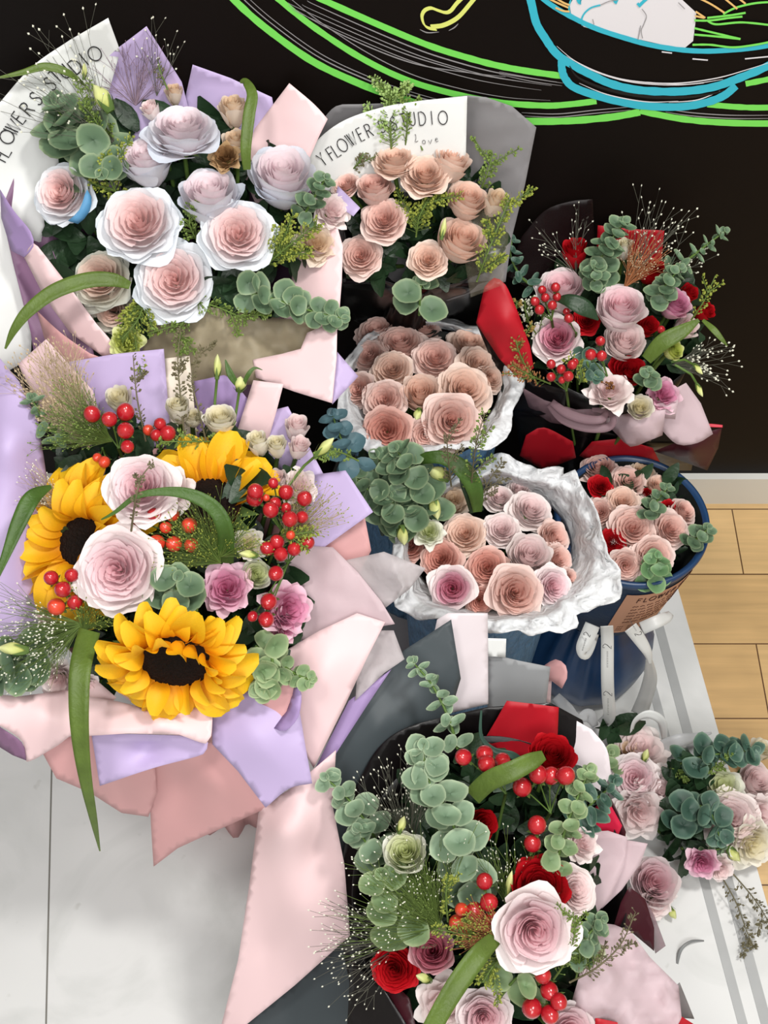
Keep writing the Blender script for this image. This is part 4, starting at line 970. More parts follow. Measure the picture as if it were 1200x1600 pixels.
for (k, sh, c, x, y, w, tx, ty, dz, lab) in [
 ('rose', 'garden', 'pale', 179, 890, 146, -.05, .1, -.045, 'largest pale pink rose with a deep pink heart, left middle of the sunflower bouquet'),
 ('rose', 'garden', 'pale', 217, 758, 120, -.05, .3, -.04, 'pale pink rose with a dried sprig across it, above the largest one'),
 ('rose', 'ruffle', 'blush', 270, 765, 70, .35, .15, -.02, 'white-pink open petals pressed against the right side of the upper pale rose'),
 ('lisianthus', 'ruffle', 'mauve', 354, 916, 84, .1, .3, -.01, 'mauve-pink ruffled lisianthus right of the round grey-green leaf'),
 ('lisianthus', 'ruffle', 'mauve', 456, 952, 84, .65, .1, .0, 'pink lisianthus seen from the side at the right edge'),
 ('lisianthus', 'ruffle', 'mauve', 446, 985, 56, .5, -.3, .005, 'lower pink ruffles right of the big sunflower'),
 ('spray_rose', 'ruffle', 'blush', 468, 757, 58, .2, .3, .01, 'blush spray rose above the right cluster of berries'),
 ('spray_rose', 'bud', 'blush', 432, 745, 38, -.1, .5, .015, 'small blush spray rose left of the open blush one'),
 ('rose_bud', 'bud', 'cream', 401, 684, 44, -.15, .95, .0, 'cream rose bud, leftmost of the four upright buds'),
 ('rose_bud', 'bud', 'cream', 431, 690, 40, .0, .9, -.004, 'cream rose bud between its left neighbour and the pinkish ones'),
 ('rose_bud', 'bud', 'blush', 464, 660, 48, .2, .9, .01, 'tallest pinkish bud of the four upright buds'),
 ('rose_bud', 'bud', 'blush', 470, 692, 42, .35, .8, -.003, 'pinkish bud low at the right of the four upright buds'),
 ('rose', 'cup', 'cream', 343, 648, 56, .0, .9, .0, 'round white rose standing above the yellow sunflower'),
 ('rose_bud', 'bud', 'cream', 277, 630, 48, .0, .95, .0, 'white rose bud in front of the cream printed sheet'),
 ('spray_rose', 'bud', 'cream', 184, 618, 52, -.1, .6, .01, 'white spray rose in front of the lilac sheet behind the berries'),
 ('spray_rose', 'cup', 'cream', 300, 648, 36, .1, .9, .03, 'small white rose half hidden between the white bud and the round white rose'),
 ('lisianthus', 'cup', 'whitegreen', 402, 896, 52, .45, .3, .0, 'white lisianthus with a greenish heart right of the mauve one'),
 ('spray_rose', 'bud', 'blush', 362, 690, 40, .1, .5, .025, 'pink spray rose hidden behind the top sunflower'),
 ('spray_rose', 'ruffle', 'cream', 390, 848, 50, .2, .3, .0, 'cream ruffled flower with a green bud left of the berries'),
 ('spray_rose', 'cup', 'whitegreen', 456, 808, 32, .3, .2, .02, 'white petals glimpsed behind the right berries'),
 ('rose', 'ruffle', 'blush', 88, 1068, 62, -.1, -.35, .0, 'blush flower at the lower left over the pink paper'),
 ('lisianthus', 'bud', 'blush', 72, 966, 48, -.4, -.1, .005, 'dusty pink bud under the left berries'),
 ('spray_rose', 'ruffle', 'blush', 135, 1080, 46, .1, -.4, .01, 'blush petals behind the hanging grass blade'),
]:
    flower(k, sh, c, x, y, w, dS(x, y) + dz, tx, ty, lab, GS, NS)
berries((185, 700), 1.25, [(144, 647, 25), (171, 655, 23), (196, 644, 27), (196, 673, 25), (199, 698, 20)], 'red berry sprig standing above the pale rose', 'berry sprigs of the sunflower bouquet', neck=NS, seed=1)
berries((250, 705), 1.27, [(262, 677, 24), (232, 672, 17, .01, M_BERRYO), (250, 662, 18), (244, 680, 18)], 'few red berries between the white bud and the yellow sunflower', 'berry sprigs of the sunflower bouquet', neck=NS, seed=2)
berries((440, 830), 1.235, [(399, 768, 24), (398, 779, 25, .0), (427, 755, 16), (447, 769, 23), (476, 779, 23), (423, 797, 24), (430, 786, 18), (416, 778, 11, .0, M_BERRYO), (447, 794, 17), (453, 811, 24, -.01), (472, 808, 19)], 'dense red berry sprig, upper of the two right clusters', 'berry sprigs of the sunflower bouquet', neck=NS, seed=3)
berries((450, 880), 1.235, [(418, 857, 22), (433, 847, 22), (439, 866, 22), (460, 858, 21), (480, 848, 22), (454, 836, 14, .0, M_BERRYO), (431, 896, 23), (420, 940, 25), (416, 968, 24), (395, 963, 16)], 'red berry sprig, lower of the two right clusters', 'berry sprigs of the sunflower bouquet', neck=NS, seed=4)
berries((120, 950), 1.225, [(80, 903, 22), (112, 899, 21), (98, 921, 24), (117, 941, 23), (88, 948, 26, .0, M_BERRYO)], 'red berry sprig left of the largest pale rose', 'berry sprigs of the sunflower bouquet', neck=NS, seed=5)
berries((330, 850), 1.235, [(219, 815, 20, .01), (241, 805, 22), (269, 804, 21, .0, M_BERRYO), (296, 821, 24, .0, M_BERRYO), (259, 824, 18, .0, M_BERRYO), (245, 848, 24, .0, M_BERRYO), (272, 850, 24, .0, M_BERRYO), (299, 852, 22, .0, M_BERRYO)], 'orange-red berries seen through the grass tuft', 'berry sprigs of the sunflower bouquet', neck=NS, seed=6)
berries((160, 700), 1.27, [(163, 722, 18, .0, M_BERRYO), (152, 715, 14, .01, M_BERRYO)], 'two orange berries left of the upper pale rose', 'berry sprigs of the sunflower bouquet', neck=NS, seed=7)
leafy('leafy_filler', [(75, 700), (200, 650), (400, 680), (470, 760), (480, 960), (420, 1060), (160, 1080), (60, 980)], 1.30, 420, 60, 'mass of dark leaves inside the sunflower bouquet', seed=4, d2=.045)
leafy('broad_leaves', [(380, 720), (400, 720), (400, 770), (360, 800)], 1.275, 6, 70, 'dark green leaves beside the yellow sunflower', seed=5, d2=.01)
eucalyptus([(272, 940, 1.23), (275, 925, 1.222), (277, 908, 1.215)], 48, 'round grey-green eucalyptus leaf in the middle of the sunflower bouquet', n=3, seed=11, face=1.0, spread=.5, grow=.3)
eucalyptus([(400, 1010, 1.26), (425, 1030, 1.245), (420, 1060, 1.24), (405, 1075, 1.24)], 42, 'pale eucalyptus cluster right of the big sunflower', m=M_EUCL, n=7, seed=12)
eucalyptus([(440, 1040, 1.26), (465, 1055, 1.25), (485, 1062, 1.245)], 26, 'small eucalyptus tip over the pink sheet', m=M_EUCL, n=4, seed=13)
eucalyptus([(70, 1030, 1.26), (30, 1035, 1.245), (-10, 1050, 1.24)], 66, 'dark round eucalyptus leaves at the left edge of the picture', m=M_EUC, n=4, seed=14)
eucalyptus([(100, 690, 1.29), (72, 660, 1.28), (50, 625, 1.27)], 34, 'grey-green eucalyptus tip in front of the lilac sheet', m=M_EUC, n=5, seed=15, aspect=.5)
blade([(352, 880, 1.25), (352, 830, 1.215), (335, 795, 1.205), (300, 774, 1.20), (260, 768, 1.20), (215, 775, 1.20), (180, 800, 1.205), (158, 812, 1.21)], [26, 26, 24, 20, 14, 9, 6, 2], 'green grass blade arching over the upper pale rose', M_GRASSD)
blade([(140, 985, 1.225), (126, 1040, 1.195), (123, 1100, 1.19), (126, 1160, 1.20), (134, 1220, 1.22), (146, 1280, 1.26), (156, 1330, 1.31)], [34, 34, 32, 27, 20, 12, 2], 'long speckled grass blade hanging down over the pink collar', M_GRASS)
blade([(80, 760, 1.24), (50, 778, 1.215), (30, 815, 1.205), (12, 860, 1.20), (-10, 915, 1.20)], [6, 26, 25, 16, 5], 'dark grass blade leaning out over the lilac sheet at the left edge', M_GRASSD)
closed_bud('lisianthus_bud', [(339, 590), (340, 553)], 1.30, 13, 'lime', 'closed green bud on a straight stem above the white rose', None, stempts=[(339, 592, 1.30), (336, 625, 1.305), (334, 680, 1.31)])
closed_bud('lisianthus_bud', [(494, 712), (522, 684)], 1.27, 17, 'lime', 'green bud pointing right toward the blue bucket', None, stempts=[(496, 710, 1.272), (475, 728, 1.28), (450, 760, 1.29)])
closed_bud('lisianthus_bud', [(42, 1016), (-4, 1012)], 1.215, 22, 'lime', 'pale green bud at the left edge of the picture', None)
closed_bud('lisianthus_bud', [(400, 868), (374, 864)], 1.215, 14, 'lime', 'pale green bud lying on the cream ruffled flower', None)
closed_bud('opened_calyx', [(374, 610), (376, 588)], 1.30, 20, 'lime', 'empty green calyx with curled sepals beside the closed green bud', None, cat='calyx', stempts=[(374, 610, 1.30), (368, 650, 1.305), (362, 690, 1.31)])
blade([(374, 606, 1.298), (360, 585, 1.29), (352, 562, 1.29)], [6, 11, 2], 'green sepal curling left of the empty calyx', M_GRASSD, name='sepal', cat='sepal')
blade([(378, 606, 1.298), (388, 585, 1.29), (398, 575, 1.29), (410, 578, 1.29)], [5, 7, 4, 1], 'thin brownish sepal hooking right of the empty calyx', M_GRASSD, name='sepal', cat='sepal')
panicum(140, 700, 1.28, 98, 140, 185, 'tan feathery grass plume in front of the pink corner', n=150, m=M_TAN, mseed=M_TAN, dd=-.01, seed=11, seedpx=2.6, minL=.35, twigs=3, name='feathery_plume')
panicum(175, 690, 1.275, 115, 190, 130, 'green grass tuft above the left sunflower', n=120, m=M_FINE, mseed=M_POD, dd=-.03, seed=12, seedpx=1.8, minL=.3)
panicum(345, 880, 1.245, 95, 185, 125, 'green grass tuft over the orange berries', n=170, m=M_FINE, mseed=M_LIME, dd=-.03, seed=13, seedpx=1.8, minL=.3)
panicum(130, 975, 1.235, 160, 235, 160, 'speckled green grass spray at the lower left', n=110, m=M_FINE, mseed=M_SEED, dd=-.02, seed=14, seedpx=2.0, minL=.3)
panicum(130, 985, 1.235, 0, 120, 70, 'short grass spray under the largest pale rose', n=60, m=M_FINE, mseed=M_LIME, dd=-.02, seed=15, seedpx=1.8, minL=.3)
panicum(345, 870, 1.24, 0, 95, 90, 'short grass spray left of the berries', n=60, m=M_FINE, mseed=M_LIME, dd=-.02, seed=16, seedpx=1.8, minL=.3)
panicum(440, 850, 1.26, 20, 85, 120, 'soft greyish grass haze at the right edge of the sunflower bouquet', n=90, m=M_TAN, mseed=M_LIME, dd=-.03, seed=17, seedpx=1.6, minL=.4)
panicum(110, 800, 1.29, 120, 170, 110, 'wispy pale grass at the left against the lilac sheet', n=60, m=M_TAN, mseed=M_SEED, dd=-.03, seed=18, seedpx=1.6)
for i, (pts, lab, sp_, n, mm) in enumerate([
  ([(290, 700, 1.30), (283, 630, 1.285), (278, 560, 1.28), (283, 515, 1.28)], 'dark dotted sprig in front of the cream printed sheet', 15, 70, M_PODD),
  ([(325, 700, 1.30), (310, 640, 1.29), (300, 590, 1.285), (315, 545, 1.28)], 'second dotted sprig right of the cream sheet, bending at the top', 13, 60, M_PODD),
  ([(228, 690, 1.30), (214, 620, 1.29), (208, 555, 1.285)], 'dark dotted sprig in front of the lilac sheet', 11, 40, M_PODD),
  ([(205, 830, 1.22), (212, 780, 1.185), (222, 745, 1.18), (240, 722, 1.18)], 'dried sprig lying across the upper pale rose', 9, 34, M_PODD),
  ([(560, 720, 1.30), (525, 705, 1.275), (495, 712, 1.27)], 'green serrated sprig beside the green bud at right', 12, 50, M_POD),
  ([(430, 840, 1.25), (460, 835, 1.235), (490, 830, 1.23)], 'yellow-green flower specks among the right berries', 18, 80, M_LIME),
  ([(350, 690, 1.30), (300, 690, 1.27), (250, 690, 1.26)], 'green sprig behind the yellow sunflower', 16, 60, M_POD)]):
    pennycress(pts, lab, sp_, 3.0, n, m=mm, mstem=M_PODD if mm is M_PODD else None, seed=30 + i, branch=1)
# ================================================================== peach bouquet in grey film, top centre
NC = Vector((P(665, 330, 1.42).x, 1.085, .60)); BC = Vector((-.075, 1.088, 0)); GC = 'peach roses in the grey film bouquet'
WC = thing('bouquet_wrap', BC, 'grey film wrap with white printed sheet around the peach roses, top centre against the wall', 'flower wrapping')
cone(WC, (662, 362, 124, 88, 1.455), NC, BC, M_BLACKP, rn=.028, rb=.032, amp=.002)
sheet('grey_film', WC, M_GREYP, [(470, 240, 1.46), (500, 192, 1.43), (525, 166, 1.40, 1), (560, 163, 1.40, 1), (640, 160, 1.398), (731, 149, 1.372), (760, 152, 1.372), (800, 166, 1.38), (838, 199, 1.40), (820, 290, 1.44), (800, 370, 1.475), (790, 440, 1.50), (700, 470, 1.53), (560, 440, 1.53)], inner=[(650, 300, 1.475)], wr=.003, seed=50)
o, dpC = sheet('printed_sheet', WC, M_WHITEP, [(478, 300, 1.43), (480, 245, 1.40), (500, 215, 1.385, 1), (540, 187, 1.37, 1), (600, 167, 1.36, 1), (660, 157, 1.352), (730, 150, 1.348), (728, 240, 1.39), (700, 300, 1.43)], wr=.001, label='white sheet printed with black lettering', seed=51)
sC = o
letters([('Y', 503, 249, 36), ('F', 517, 240, 33), ('L', 525, 235, 32), ('O', 535, 227, 30), ('W', 549, 218, 28), ('E', 563, 210, 26), ('R', 576, 204, 24), ('S', 596, 197, 20), ('S', 615, 193, 16), ('T', 630, 188, 12), ('U', 644, 186, 9), ('D', 660, 185, 7), ('I', 675, 184, 5), ('O', 692, 184, 3)], dpC, 21, sC, M_INK, wide=.68)
letters([('l', 650, 216, 8, 12), ('o', 662, 219, 6, 12), ('v', 672, 219, 8, 12), ('e', 682, 216, 10, 12)], dpC, 12, sC, M_INK, name='script_lettering', rad=.0003)
sheet('clear_film', WC, mat('clear_film', (150, 140, 120), .25, alpha=.10, bump=('crumple', 20, .3), spec=.8), [(735, 340, 1.40), (800, 300, 1.395), (792, 400, 1.41), (786, 445, 1.42), (735, 465, 1.42), (725, 400, 1.41)], wr=.006)
sheet('black_film', WC, mat('black_film', (16, 15, 15), .2, alpha=.95, bump=('crumple', 9, .3), spec=.5), [(528, 432, 1.48), (600, 440, 1.44, 1), (690, 445, 1.44, 1), (792, 436, 1.47), (760, 490, 1.62), (720, 505, 1.68), (560, 505, 1.68), (535, 490, 1.62)], inner=[(650, 465, 1.445), (650, 495, 1.64)], wr=.016, wscale=34, seed=53, label='crinkled black film')
for (sh, c, x, y, w, tx, ty, dz, lab) in [
 ('open', 'peach', 616, 243, 76, -.05, .9, 0, 'peach rose opened upward at the top left, under the green sprig'),
 ('open', 'peach', 664, 266, 82, 0, .45, -.01, 'largest wide-open peach rose at the top centre'),
 ('cup', 'peach', 708, 244, 66, .35, .95, .005, 'peach cup rose seen from the side, top right behind the largest one'),
 ('cup', 'peachpink', 585, 286, 62, -.1, .75, .0, 'peach cup rose left of the largest one'),
 ('garden', 'peachpink', 539, 285, 48, -.3, .5, .01, 'small darker peach rose at the far left edge of the grey bouquet'),
 ('garden', 'peachpink', 598, 338, 80, -.1, .25, -.01, 'peach rose with a swirled heart left of centre'),
 ('cup', 'peach', 733, 304, 70, .25, .6, 0, 'peach cup rose below the top right one'),
 ('bud', 'buff', 779, 308, 48, .4, .6, .0, 'creamy small rose at the right edge of the peach bouquet'),
 ('garden', 'peachpink', 562, 396, 72, -.1, .15, 0, 'darkest peach rose at the lower left beside the pink paper'),
 ('garden', 'peach', 668, 402, 66, .0, .2, -.005, 'lowest peach rose above the round eucalyptus leaf'),
 ('cup', 'peach', 725, 367, 82, .3, .5, -.005, 'large peach rose at the lower right'),
]:
    flower('rose', sh, c, x, y, w, 1.395 + (y - 300) * .0002 + dz, tx, ty, lab, GC, NC)
leafy('leafy_filler', [(560, 260), (700, 240), (790, 300), (780, 420), (640, 450), (540, 420)], 1.44, 260, 50, 'mass of dark leaves between the peach roses of the grey bouquet', seed=6, d2=.035)
eucalyptus([(655, 492, 1.45), (656, 470, 1.43), (658, 446, 1.425)], 52, 'round eucalyptus leaf hanging below the lowest peach rose', n=2, m=M_EUC, seed=21, face=1, spread=.6)
for i, (pts, lab, sp_, n, mm, br) in enumerate([
  ([(612, 250, 1.40), (610, 200, 1.375), (608, 165, 1.365), (612, 140, 1.36)], 'light green dotted sprig sticking up in front of the printed sheet', 22, 210, mat('fresh_green_seed', (150, 176, 104), .6), 4),
  ([(632, 240, 1.40), (636, 200, 1.37), (636, 165, 1.36), (635, 133, 1.355)], 'tall thin green sprig beside the light green one', 12, 70, M_POD, 2),
  ([(650, 370, 1.42), (655, 340, 1.40), (670, 310, 1.39)], 'yellow-green seed sprig in the centre of the peach bouquet', 24, 120, M_LIME, 4),
  ([(750, 300, 1.42), (762, 270, 1.40), (770, 240, 1.395)], 'green seed sprig at the upper right of the peach bouquet', 18, 80, M_POD, 2),
  ([(745, 440, 1.42), (760, 400, 1.39), (782, 345, 1.385), (796, 312, 1.38)], 'long yellow-green sprig along the right edge of the peach bouquet', 20, 150, M_LIME, 3),
  ([(660, 235, 1.39), (655, 215, 1.385), (668, 203, 1.38)], 'small dark sprig in front of the printed word', 8, 12, M_PODD, 0),
  ([(545, 270, 1.42), (560, 255, 1.40), (568, 240, 1.395)], 'grey dotted sprig at the left of the printed sheet', 14, 40, M_PODD, 2)]):
    pennycress(pts, lab, sp_, 2.7, n, m=mm, seed=50 + i, branch=br, name='seed_sprig')
closed_bud('green_bud', [(690, 372), (696, 340)], 1.39, 10, 'lime', 'narrow pale green leaf tip beside the large lower right peach rose', None)

# ================================================================== blue crepe buckets and the hat box
def bucket(cx, cy, d, rt, rb, height, m, label, dxb=0, dyb=0, rim=.004, inner_depth=.07):
    c = P(cx, cy, d); floor = Vector((c.x + dxb, c.y + dyb, c.z - height)); root = thing('flower_bucket', floor, label, 'bucket')
    n = 72; rows = []
    prof = [(1, rt + rim), (.995, rt + rim * 1.3), (.97, rt + rim), (.9, rt * .99)] + [(t, rb + (rt - rb) * t) for t in (.75, .6, .45, .3, .15, .04)] + [(.0, rb * .96)]
    for t, r in prof:
        rows.append([Vector((floor.x + (c.x - floor.x) * t + math.cos(a) * r * (1 + .008 * math.sin(31 * a)), floor.y + (c.y - floor.y) * t + math.sin(a) * r * (1 + .008 * math.sin(31 * a)), floor.z + height * t)) for a in [2 * math.pi * k / n for k in range(n)]])
    rows.append([floor + Vector((0, 0, .0))] * n)
    mb = MB(); mb.grid(rows, close=True); part('body', mb, m, root)
    rows = []
    for t, r in ((1, rt + rim), (1, rt - .003), (.9, rt - .006), (1 - inner_depth / height, rt - .01), (1 - inner_depth / height, 0.001)):
        rows.append([Vector((floor.x + (c.x - floor.x) * t + math.cos(a) * r, floor.y + (c.y - floor.y) * t + math.sin(a) * r, floor.z + height * t)) for a in [2 * math.pi * k / n for k in range(n)]])
    mb = MB(); mb.grid(rows, close=True); part('lining', mb, mat('dark_lining', (26, 30, 28), .8), root)
    return root, c, floor
# bucket 1: behind
d1 = 1.57; c1 = P(667, 612, d1)
B1, c1, f1 = bucket(667, 612, d1, .100, .08, c1.z, M_BLUEC, 'blue crepe bucket with white tissue, the rear one below the peach bouquet', dyb=-.0)
tissue_ring('tissue_collar', B1, M_WTISSUE, 668, 602, (112, 90), [(0, 152, 0), (14, 138, .0), (30, 138, 0), (42, 125, .0), (60, 112, .03), (90, 108, .03), (120, 112, .02), (150, 128, 0), (175, 138, 0), (205, 148, 0), (225, 138, 0), (250, 112, 0), (268, 104, 0), (285, 102, 0), (300, 116, -.0), (320, 145, 0), (330, 148, .0), (345, 140, 0)], .012, -.02, -.02, seed=3, rip=.012, hz=plane_d(c1.z))
# roses
G1 = 'peach roses in the rear blue bucket'
NB1 = Vector((c1.x, c1.y, c1.z - .10))
for (sh, c, x, y, w, tx, ty, dz, lab) in [
 ('open', 'peachpink', 588, 513, 78, -.2, .9, .02, 'flattened peach rose at the back left of the rear bucket'),
 ('open', 'peachpink', 624, 530, 84, -.1, .75, .0, 'broad pale rose at the back, second from the left'),
 ('garden', 'peachpink', 660, 506, 66, .05, .9, .03, 'rearmost peach rose at the top of the rear bucket'),
 ('garden', 'peachpink', 574, 551, 60, -.35, .45, .01, 'narrow-hearted peach rose at the left rim'),
 ('garden', 'peach', 611, 573, 72, -.1, .4, -.01, 'peach rose with orange swirl, centre left'),
 ('garden', 'peachpink', 680, 554, 78, 0, .45, -.01, 'round peach rose with a crumpled heart, upper centre'),
 ('open', 'peach', 735, 532, 78, .2, .85, .01, 'flattened peach rose at the back right'),
 ('garden', 'peach', 750, 565, 66, .4, .35, .0, 'peach rose tilted outward at the right rim'),
 ('garden', 'peachpink', 556, 607, 64, -.4, .2, .015, 'pink-peach rose tucked behind the lilac paper corner'),
 ('cup', 'peach', 657, 609, 70, 0, .5, -.015, 'deep cup-shaped peach rose in the centre of the rear bucket'),
 ('garden', 'peachpink', 599, 622, 74, -.15, .25, -.01, 'peach rose lower left of the central cup rose'),
 ('open', 'peach', 728, 604, 92, .2, .3, -.015, 'largest pale peach rose at the right of the rear bucket'),
 ('garden', 'coral', 603, 672, 84, -.1, .05, -.005, 'pinkest rose at the front left over the tissue'),
 ('open', 'peachpink', 707, 655, 98, .1, .1, -.02, 'large rose with a dark red slit heart at the front'),
 ('garden', 'peachpink', 664, 678, 60, .0, -.1, .015, 'small rose low between the two front roses'),
 ('open', 'peach', 770, 590, 50, .6, .2, .02, 'peach rose edge at the far right rim'),
]:
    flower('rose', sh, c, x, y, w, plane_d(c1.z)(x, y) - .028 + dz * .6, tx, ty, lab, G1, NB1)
closed_bud('green_bud', [(655, 640), (650, 656)], 1.475, 14, 'lime', 'pale green bud stub in the gap of the rear bucket roses', None)

# bucket 2: middle
d2 = 1.54; c2 = P(752, 872, d2)
B2, c2, f2 = bucket(752, 872, d2, .100, .082, c2.z, M_BLUEC, 'blue crepe bucket with a wide crumpled tissue collar, the front one in the centre', dxb=.004)
tissue_ring('tissue_collar', B2, M_WTISSUE, 768, 856, (124, 96), outer_from(768, 856, [(740, 735, .02), (784, 706, .0), (812, 722, .0), (839, 731, 0), (872, 744, 0), (883, 731, -.01), (897, 735, -.03), (912, 764, -.04), (927, 790, -.045), (941, 827, -.045), (949, 863, -.04), (971, 896, -.03), (971, 933, -.02), (927, 953, -.01), (901, 960), (903, 977), (883, 988), (853, 986), (831, 995), (809, 984), (765, 989), (725, 978), (685, 968), (644, 963), (615, 945), (630, 915, .0), (612, 880, 0), (620, 830, 0), (640, 790, .01), (690, 750, .02)]), .012, -.06, -.055, seed=8, rip=.016, hz=plane_d(c2.z))
G2 = 'roses in the front blue bucket'; NB2 = Vector((c2.x, c2.y, c2.z - .12))
for (sh, c, x, y, w, tx, ty, dz, lab) in [
 ('garden', 'peach', 725, 830, 74, -.1, .45, -.01, 'tan-peach rose at the left above the coral ones'),
 ('garden', 'blush', 784, 824, 66, 0, .5, -.01, 'pale peach rose with a small pointed heart, centre top'),
 ('open', 'blush', 832, 792, 76, .3, .6, -.005, 'wide blush rose at the upper right'),
 ('open', 'blush', 781, 774, 54, 0, .85, .01, 'blush rose at the back beside the arching leaf'),
 ('open', 'blush', 812, 762, 44, .2, .9, .03, 'small blush rose rearmost in the front bucket'),
 ('open', 'peachpink', 870, 838, 62, .6, .3, .01, 'blush rose turned outward at the right rim'),
 ('cup', 'blush', 829, 862, 74, .1, .5, -.02, 'pale cup-shaped rose right of the centre'),
 ('garden', 'coral', 761, 884, 70, -.05, .3, -.01, 'coral-peach rose in the centre of the front bucket'),
 ('garden', 'coral', 687, 871, 68, -.25, .35, .0, 'deep coral rose at the left below the white lisianthus'),
 ('spiral', 'pinkheart', 706, 919, 76, -.1, .1, -.02, 'white-edged rose with a magenta heart at the front left'),
 ('spiral', 'peachpink', 806, 925, 92, .05, .15, -.025, 'largest pale peach rose with a hollow heart at the front'),
 ('garden', 'pale', 868, 916, 70, .35, .1, -.01, 'pink rose at the front right rim'),
 ('garden', 'peachpink', 876, 872, 56, .5, .25, .01, 'peach rose behind the front right pink one'),
 ('garden', 'coral', 750, 940, 50, 0, -.1, .02, 'coral rose low between the two front roses'),
 ('garden', 'coral', 638, 850, 58, -.4, .3, .02, 'coral-red rose peeping out beside the yellow-green bud'),
 ('ruffle', 'buff', 706, 778, 58, -.1, .6, .01, 'cream wilted flower left of the arching leaf'),
 ('garden', 'peachpink', 893, 905, 40, .7, .1, .02, 'thin sliver of a rose at the far right rim'),
]:
    flower('rose', sh, c, x, y, w, plane_d(c2.z)(x, y) - .038 + dz * .7, tx, ty, lab, G2, NB2)
flower('lisianthus', 'ruffle', 'whitegreen', 670, 828, 50, 1.50, 0, .4, 'small white-green lisianthus left of the tan-peach rose', None, NB2)
closed_bud('lisianthus_bud', [(700, 748), (668, 732)], 1.50, 24, 'lime', 'plump yellow-green bud under the start of the arching leaf', None)
closed_bud('lisianthus_bud', [(677, 776), (684, 812)], 1.50, 20, 'lime', 'yellow-green bud hanging right of the eucalyptus', None)
closed_bud('lisianthus_bud', [(628, 823), (632, 852)], 1.49, 19, 'lime', 'yellow-green bud hanging at the left above the tissue', None)
closed_bud('lisianthus_bud', [(606, 803), (598, 793)], 1.50, 12, 'lime', 'tiny green bud amid the eucalyptus leaves', None)
leafy('leafy_filler', [(560, 715), (640, 700), (690, 760), (660, 830), (600, 820)], 1.56, 50, 40, 'dark leaves behind the eucalyptus beside the front bucket', seed=9, d2=.02)
for i, (pts, n) in enumerate([([(650, 800, 1.52), (620, 750, 1.50), (590, 715, 1.495)], 7), ([(665, 800, 1.52), (655, 765, 1.50), (640, 730, 1.49), (620, 705, 1.485)], 7), ([(640, 815, 1.515), (605, 785, 1.50), (575, 765, 1.49), (555, 745, 1.485)], 7), ([(650, 820, 1.51), (625, 800, 1.49), (610, 780, 1.485)], 4)]):
    eucalyptus(pts, 46, ['eucalyptus sprig reaching highest left of the arching leaf', 'eucalyptus sprig hugging the yellow-green bud, right side of the mass', 'eucalyptus sprig lowest and leftmost, over the sunflower bouquet paper', 'short eucalyptus sprig in the middle of the mass beside the front bucket'][i], m=M_EUC, n=n, seed=31 + i)
eucalyptus([(560, 735, 1.42), (535, 690, 1.40), (520, 650, 1.39)], 36, 'bluish grey eucalyptus leaves in front of the rear bucket', m=mat('eucalyptus_blue_leaf', (78, 108, 116), .5, var=.1), n=5, seed=36)
blade([(642, 728, 1.52), (665, 716, 1.485), (695, 716, 1.475), (725, 735, 1.475), (742, 765, 1.49), (746, 800, 1.52)], [8, 18, 22, 28, 26, 14], 'broad dark green leaf arching over the front bucket', M_GRASSD, name='arching_leaf', cat='leaf')
blade([(745, 800, 1.53), (738, 775, 1.515), (728, 755, 1.51), (720, 735, 1.51)], [22, 24, 18, 8], 'dark underside leaf below the arching leaf of the front bucket', M_LEAFD, name='arching_leaf', cat='leaf')
for i, (pts, lab, sp_, n) in enumerate([
  ([(735, 790, 1.53), (738, 740, 1.47), (745, 690, 1.42), (758, 645, 1.40)], 'tall dotted sprig rising in front of the rear bucket tissue', 18, 100),
  ([(745, 790, 1.53), (765, 750, 1.515), (785, 722, 1.51)], 'dotted sprig leaning right over the white tissue', 14, 50),
  ([(705, 760, 1.50), (700, 715, 1.44), (698, 680, 1.41)], 'dotted sprig rising above the arching leaf', 14, 50)]):
    pennycress(pts, lab, sp_, 2.6, n, m=M_POD if i == 0 else M_PODD, mstem=M_PODD, seed=70 + i, branch=2)

# hat box on its satin pouch
d3 = 1.60; c3 = P(987, 812, d3)
HB = thing('flower_box', Vector((c3.x, c3.y, c3.z - .145)), 'round navy velvet flower box with a kraft label, on the right', 'flower box')
n = 90; R3 = .100; hb = .165
def hpt(a, t, r): return Vector((c3.x + math.cos(a) * r - .016 * (1 - t), c3.y + math.sin(a) * r, c3.z - hb * (1 - t)))
rows = [[hpt(2 * math.pi * k / n, t, R3 * f) for k in range(n)] for t, f in ((1, .93), (1.02, .955), (1.03, .985), (1.02, 1.01), (.99, 1.022), (.95, 1.01), (.94, 1.0), (.6, .97), (.3, .94), (.05, .91), (0, .89), (0, .01))]
mb = MB(); mb.grid(rows[5:], close=True); part('body', mb, M_NAVY, HB)
mb = MB(); mb.grid(rows[:7], close=True); part('padded_rim', mb, M_SATIN, HB)
mb = MB(); mb.grid([[hpt(2 * math.pi * k / n, t, R3 * f) for k in range(n)] for t, f in ((1, .93), (.55, .90), (.55, .01))], close=True); part('lining', mb, mat('dark_lining', (26, 30, 28), .8), HB)
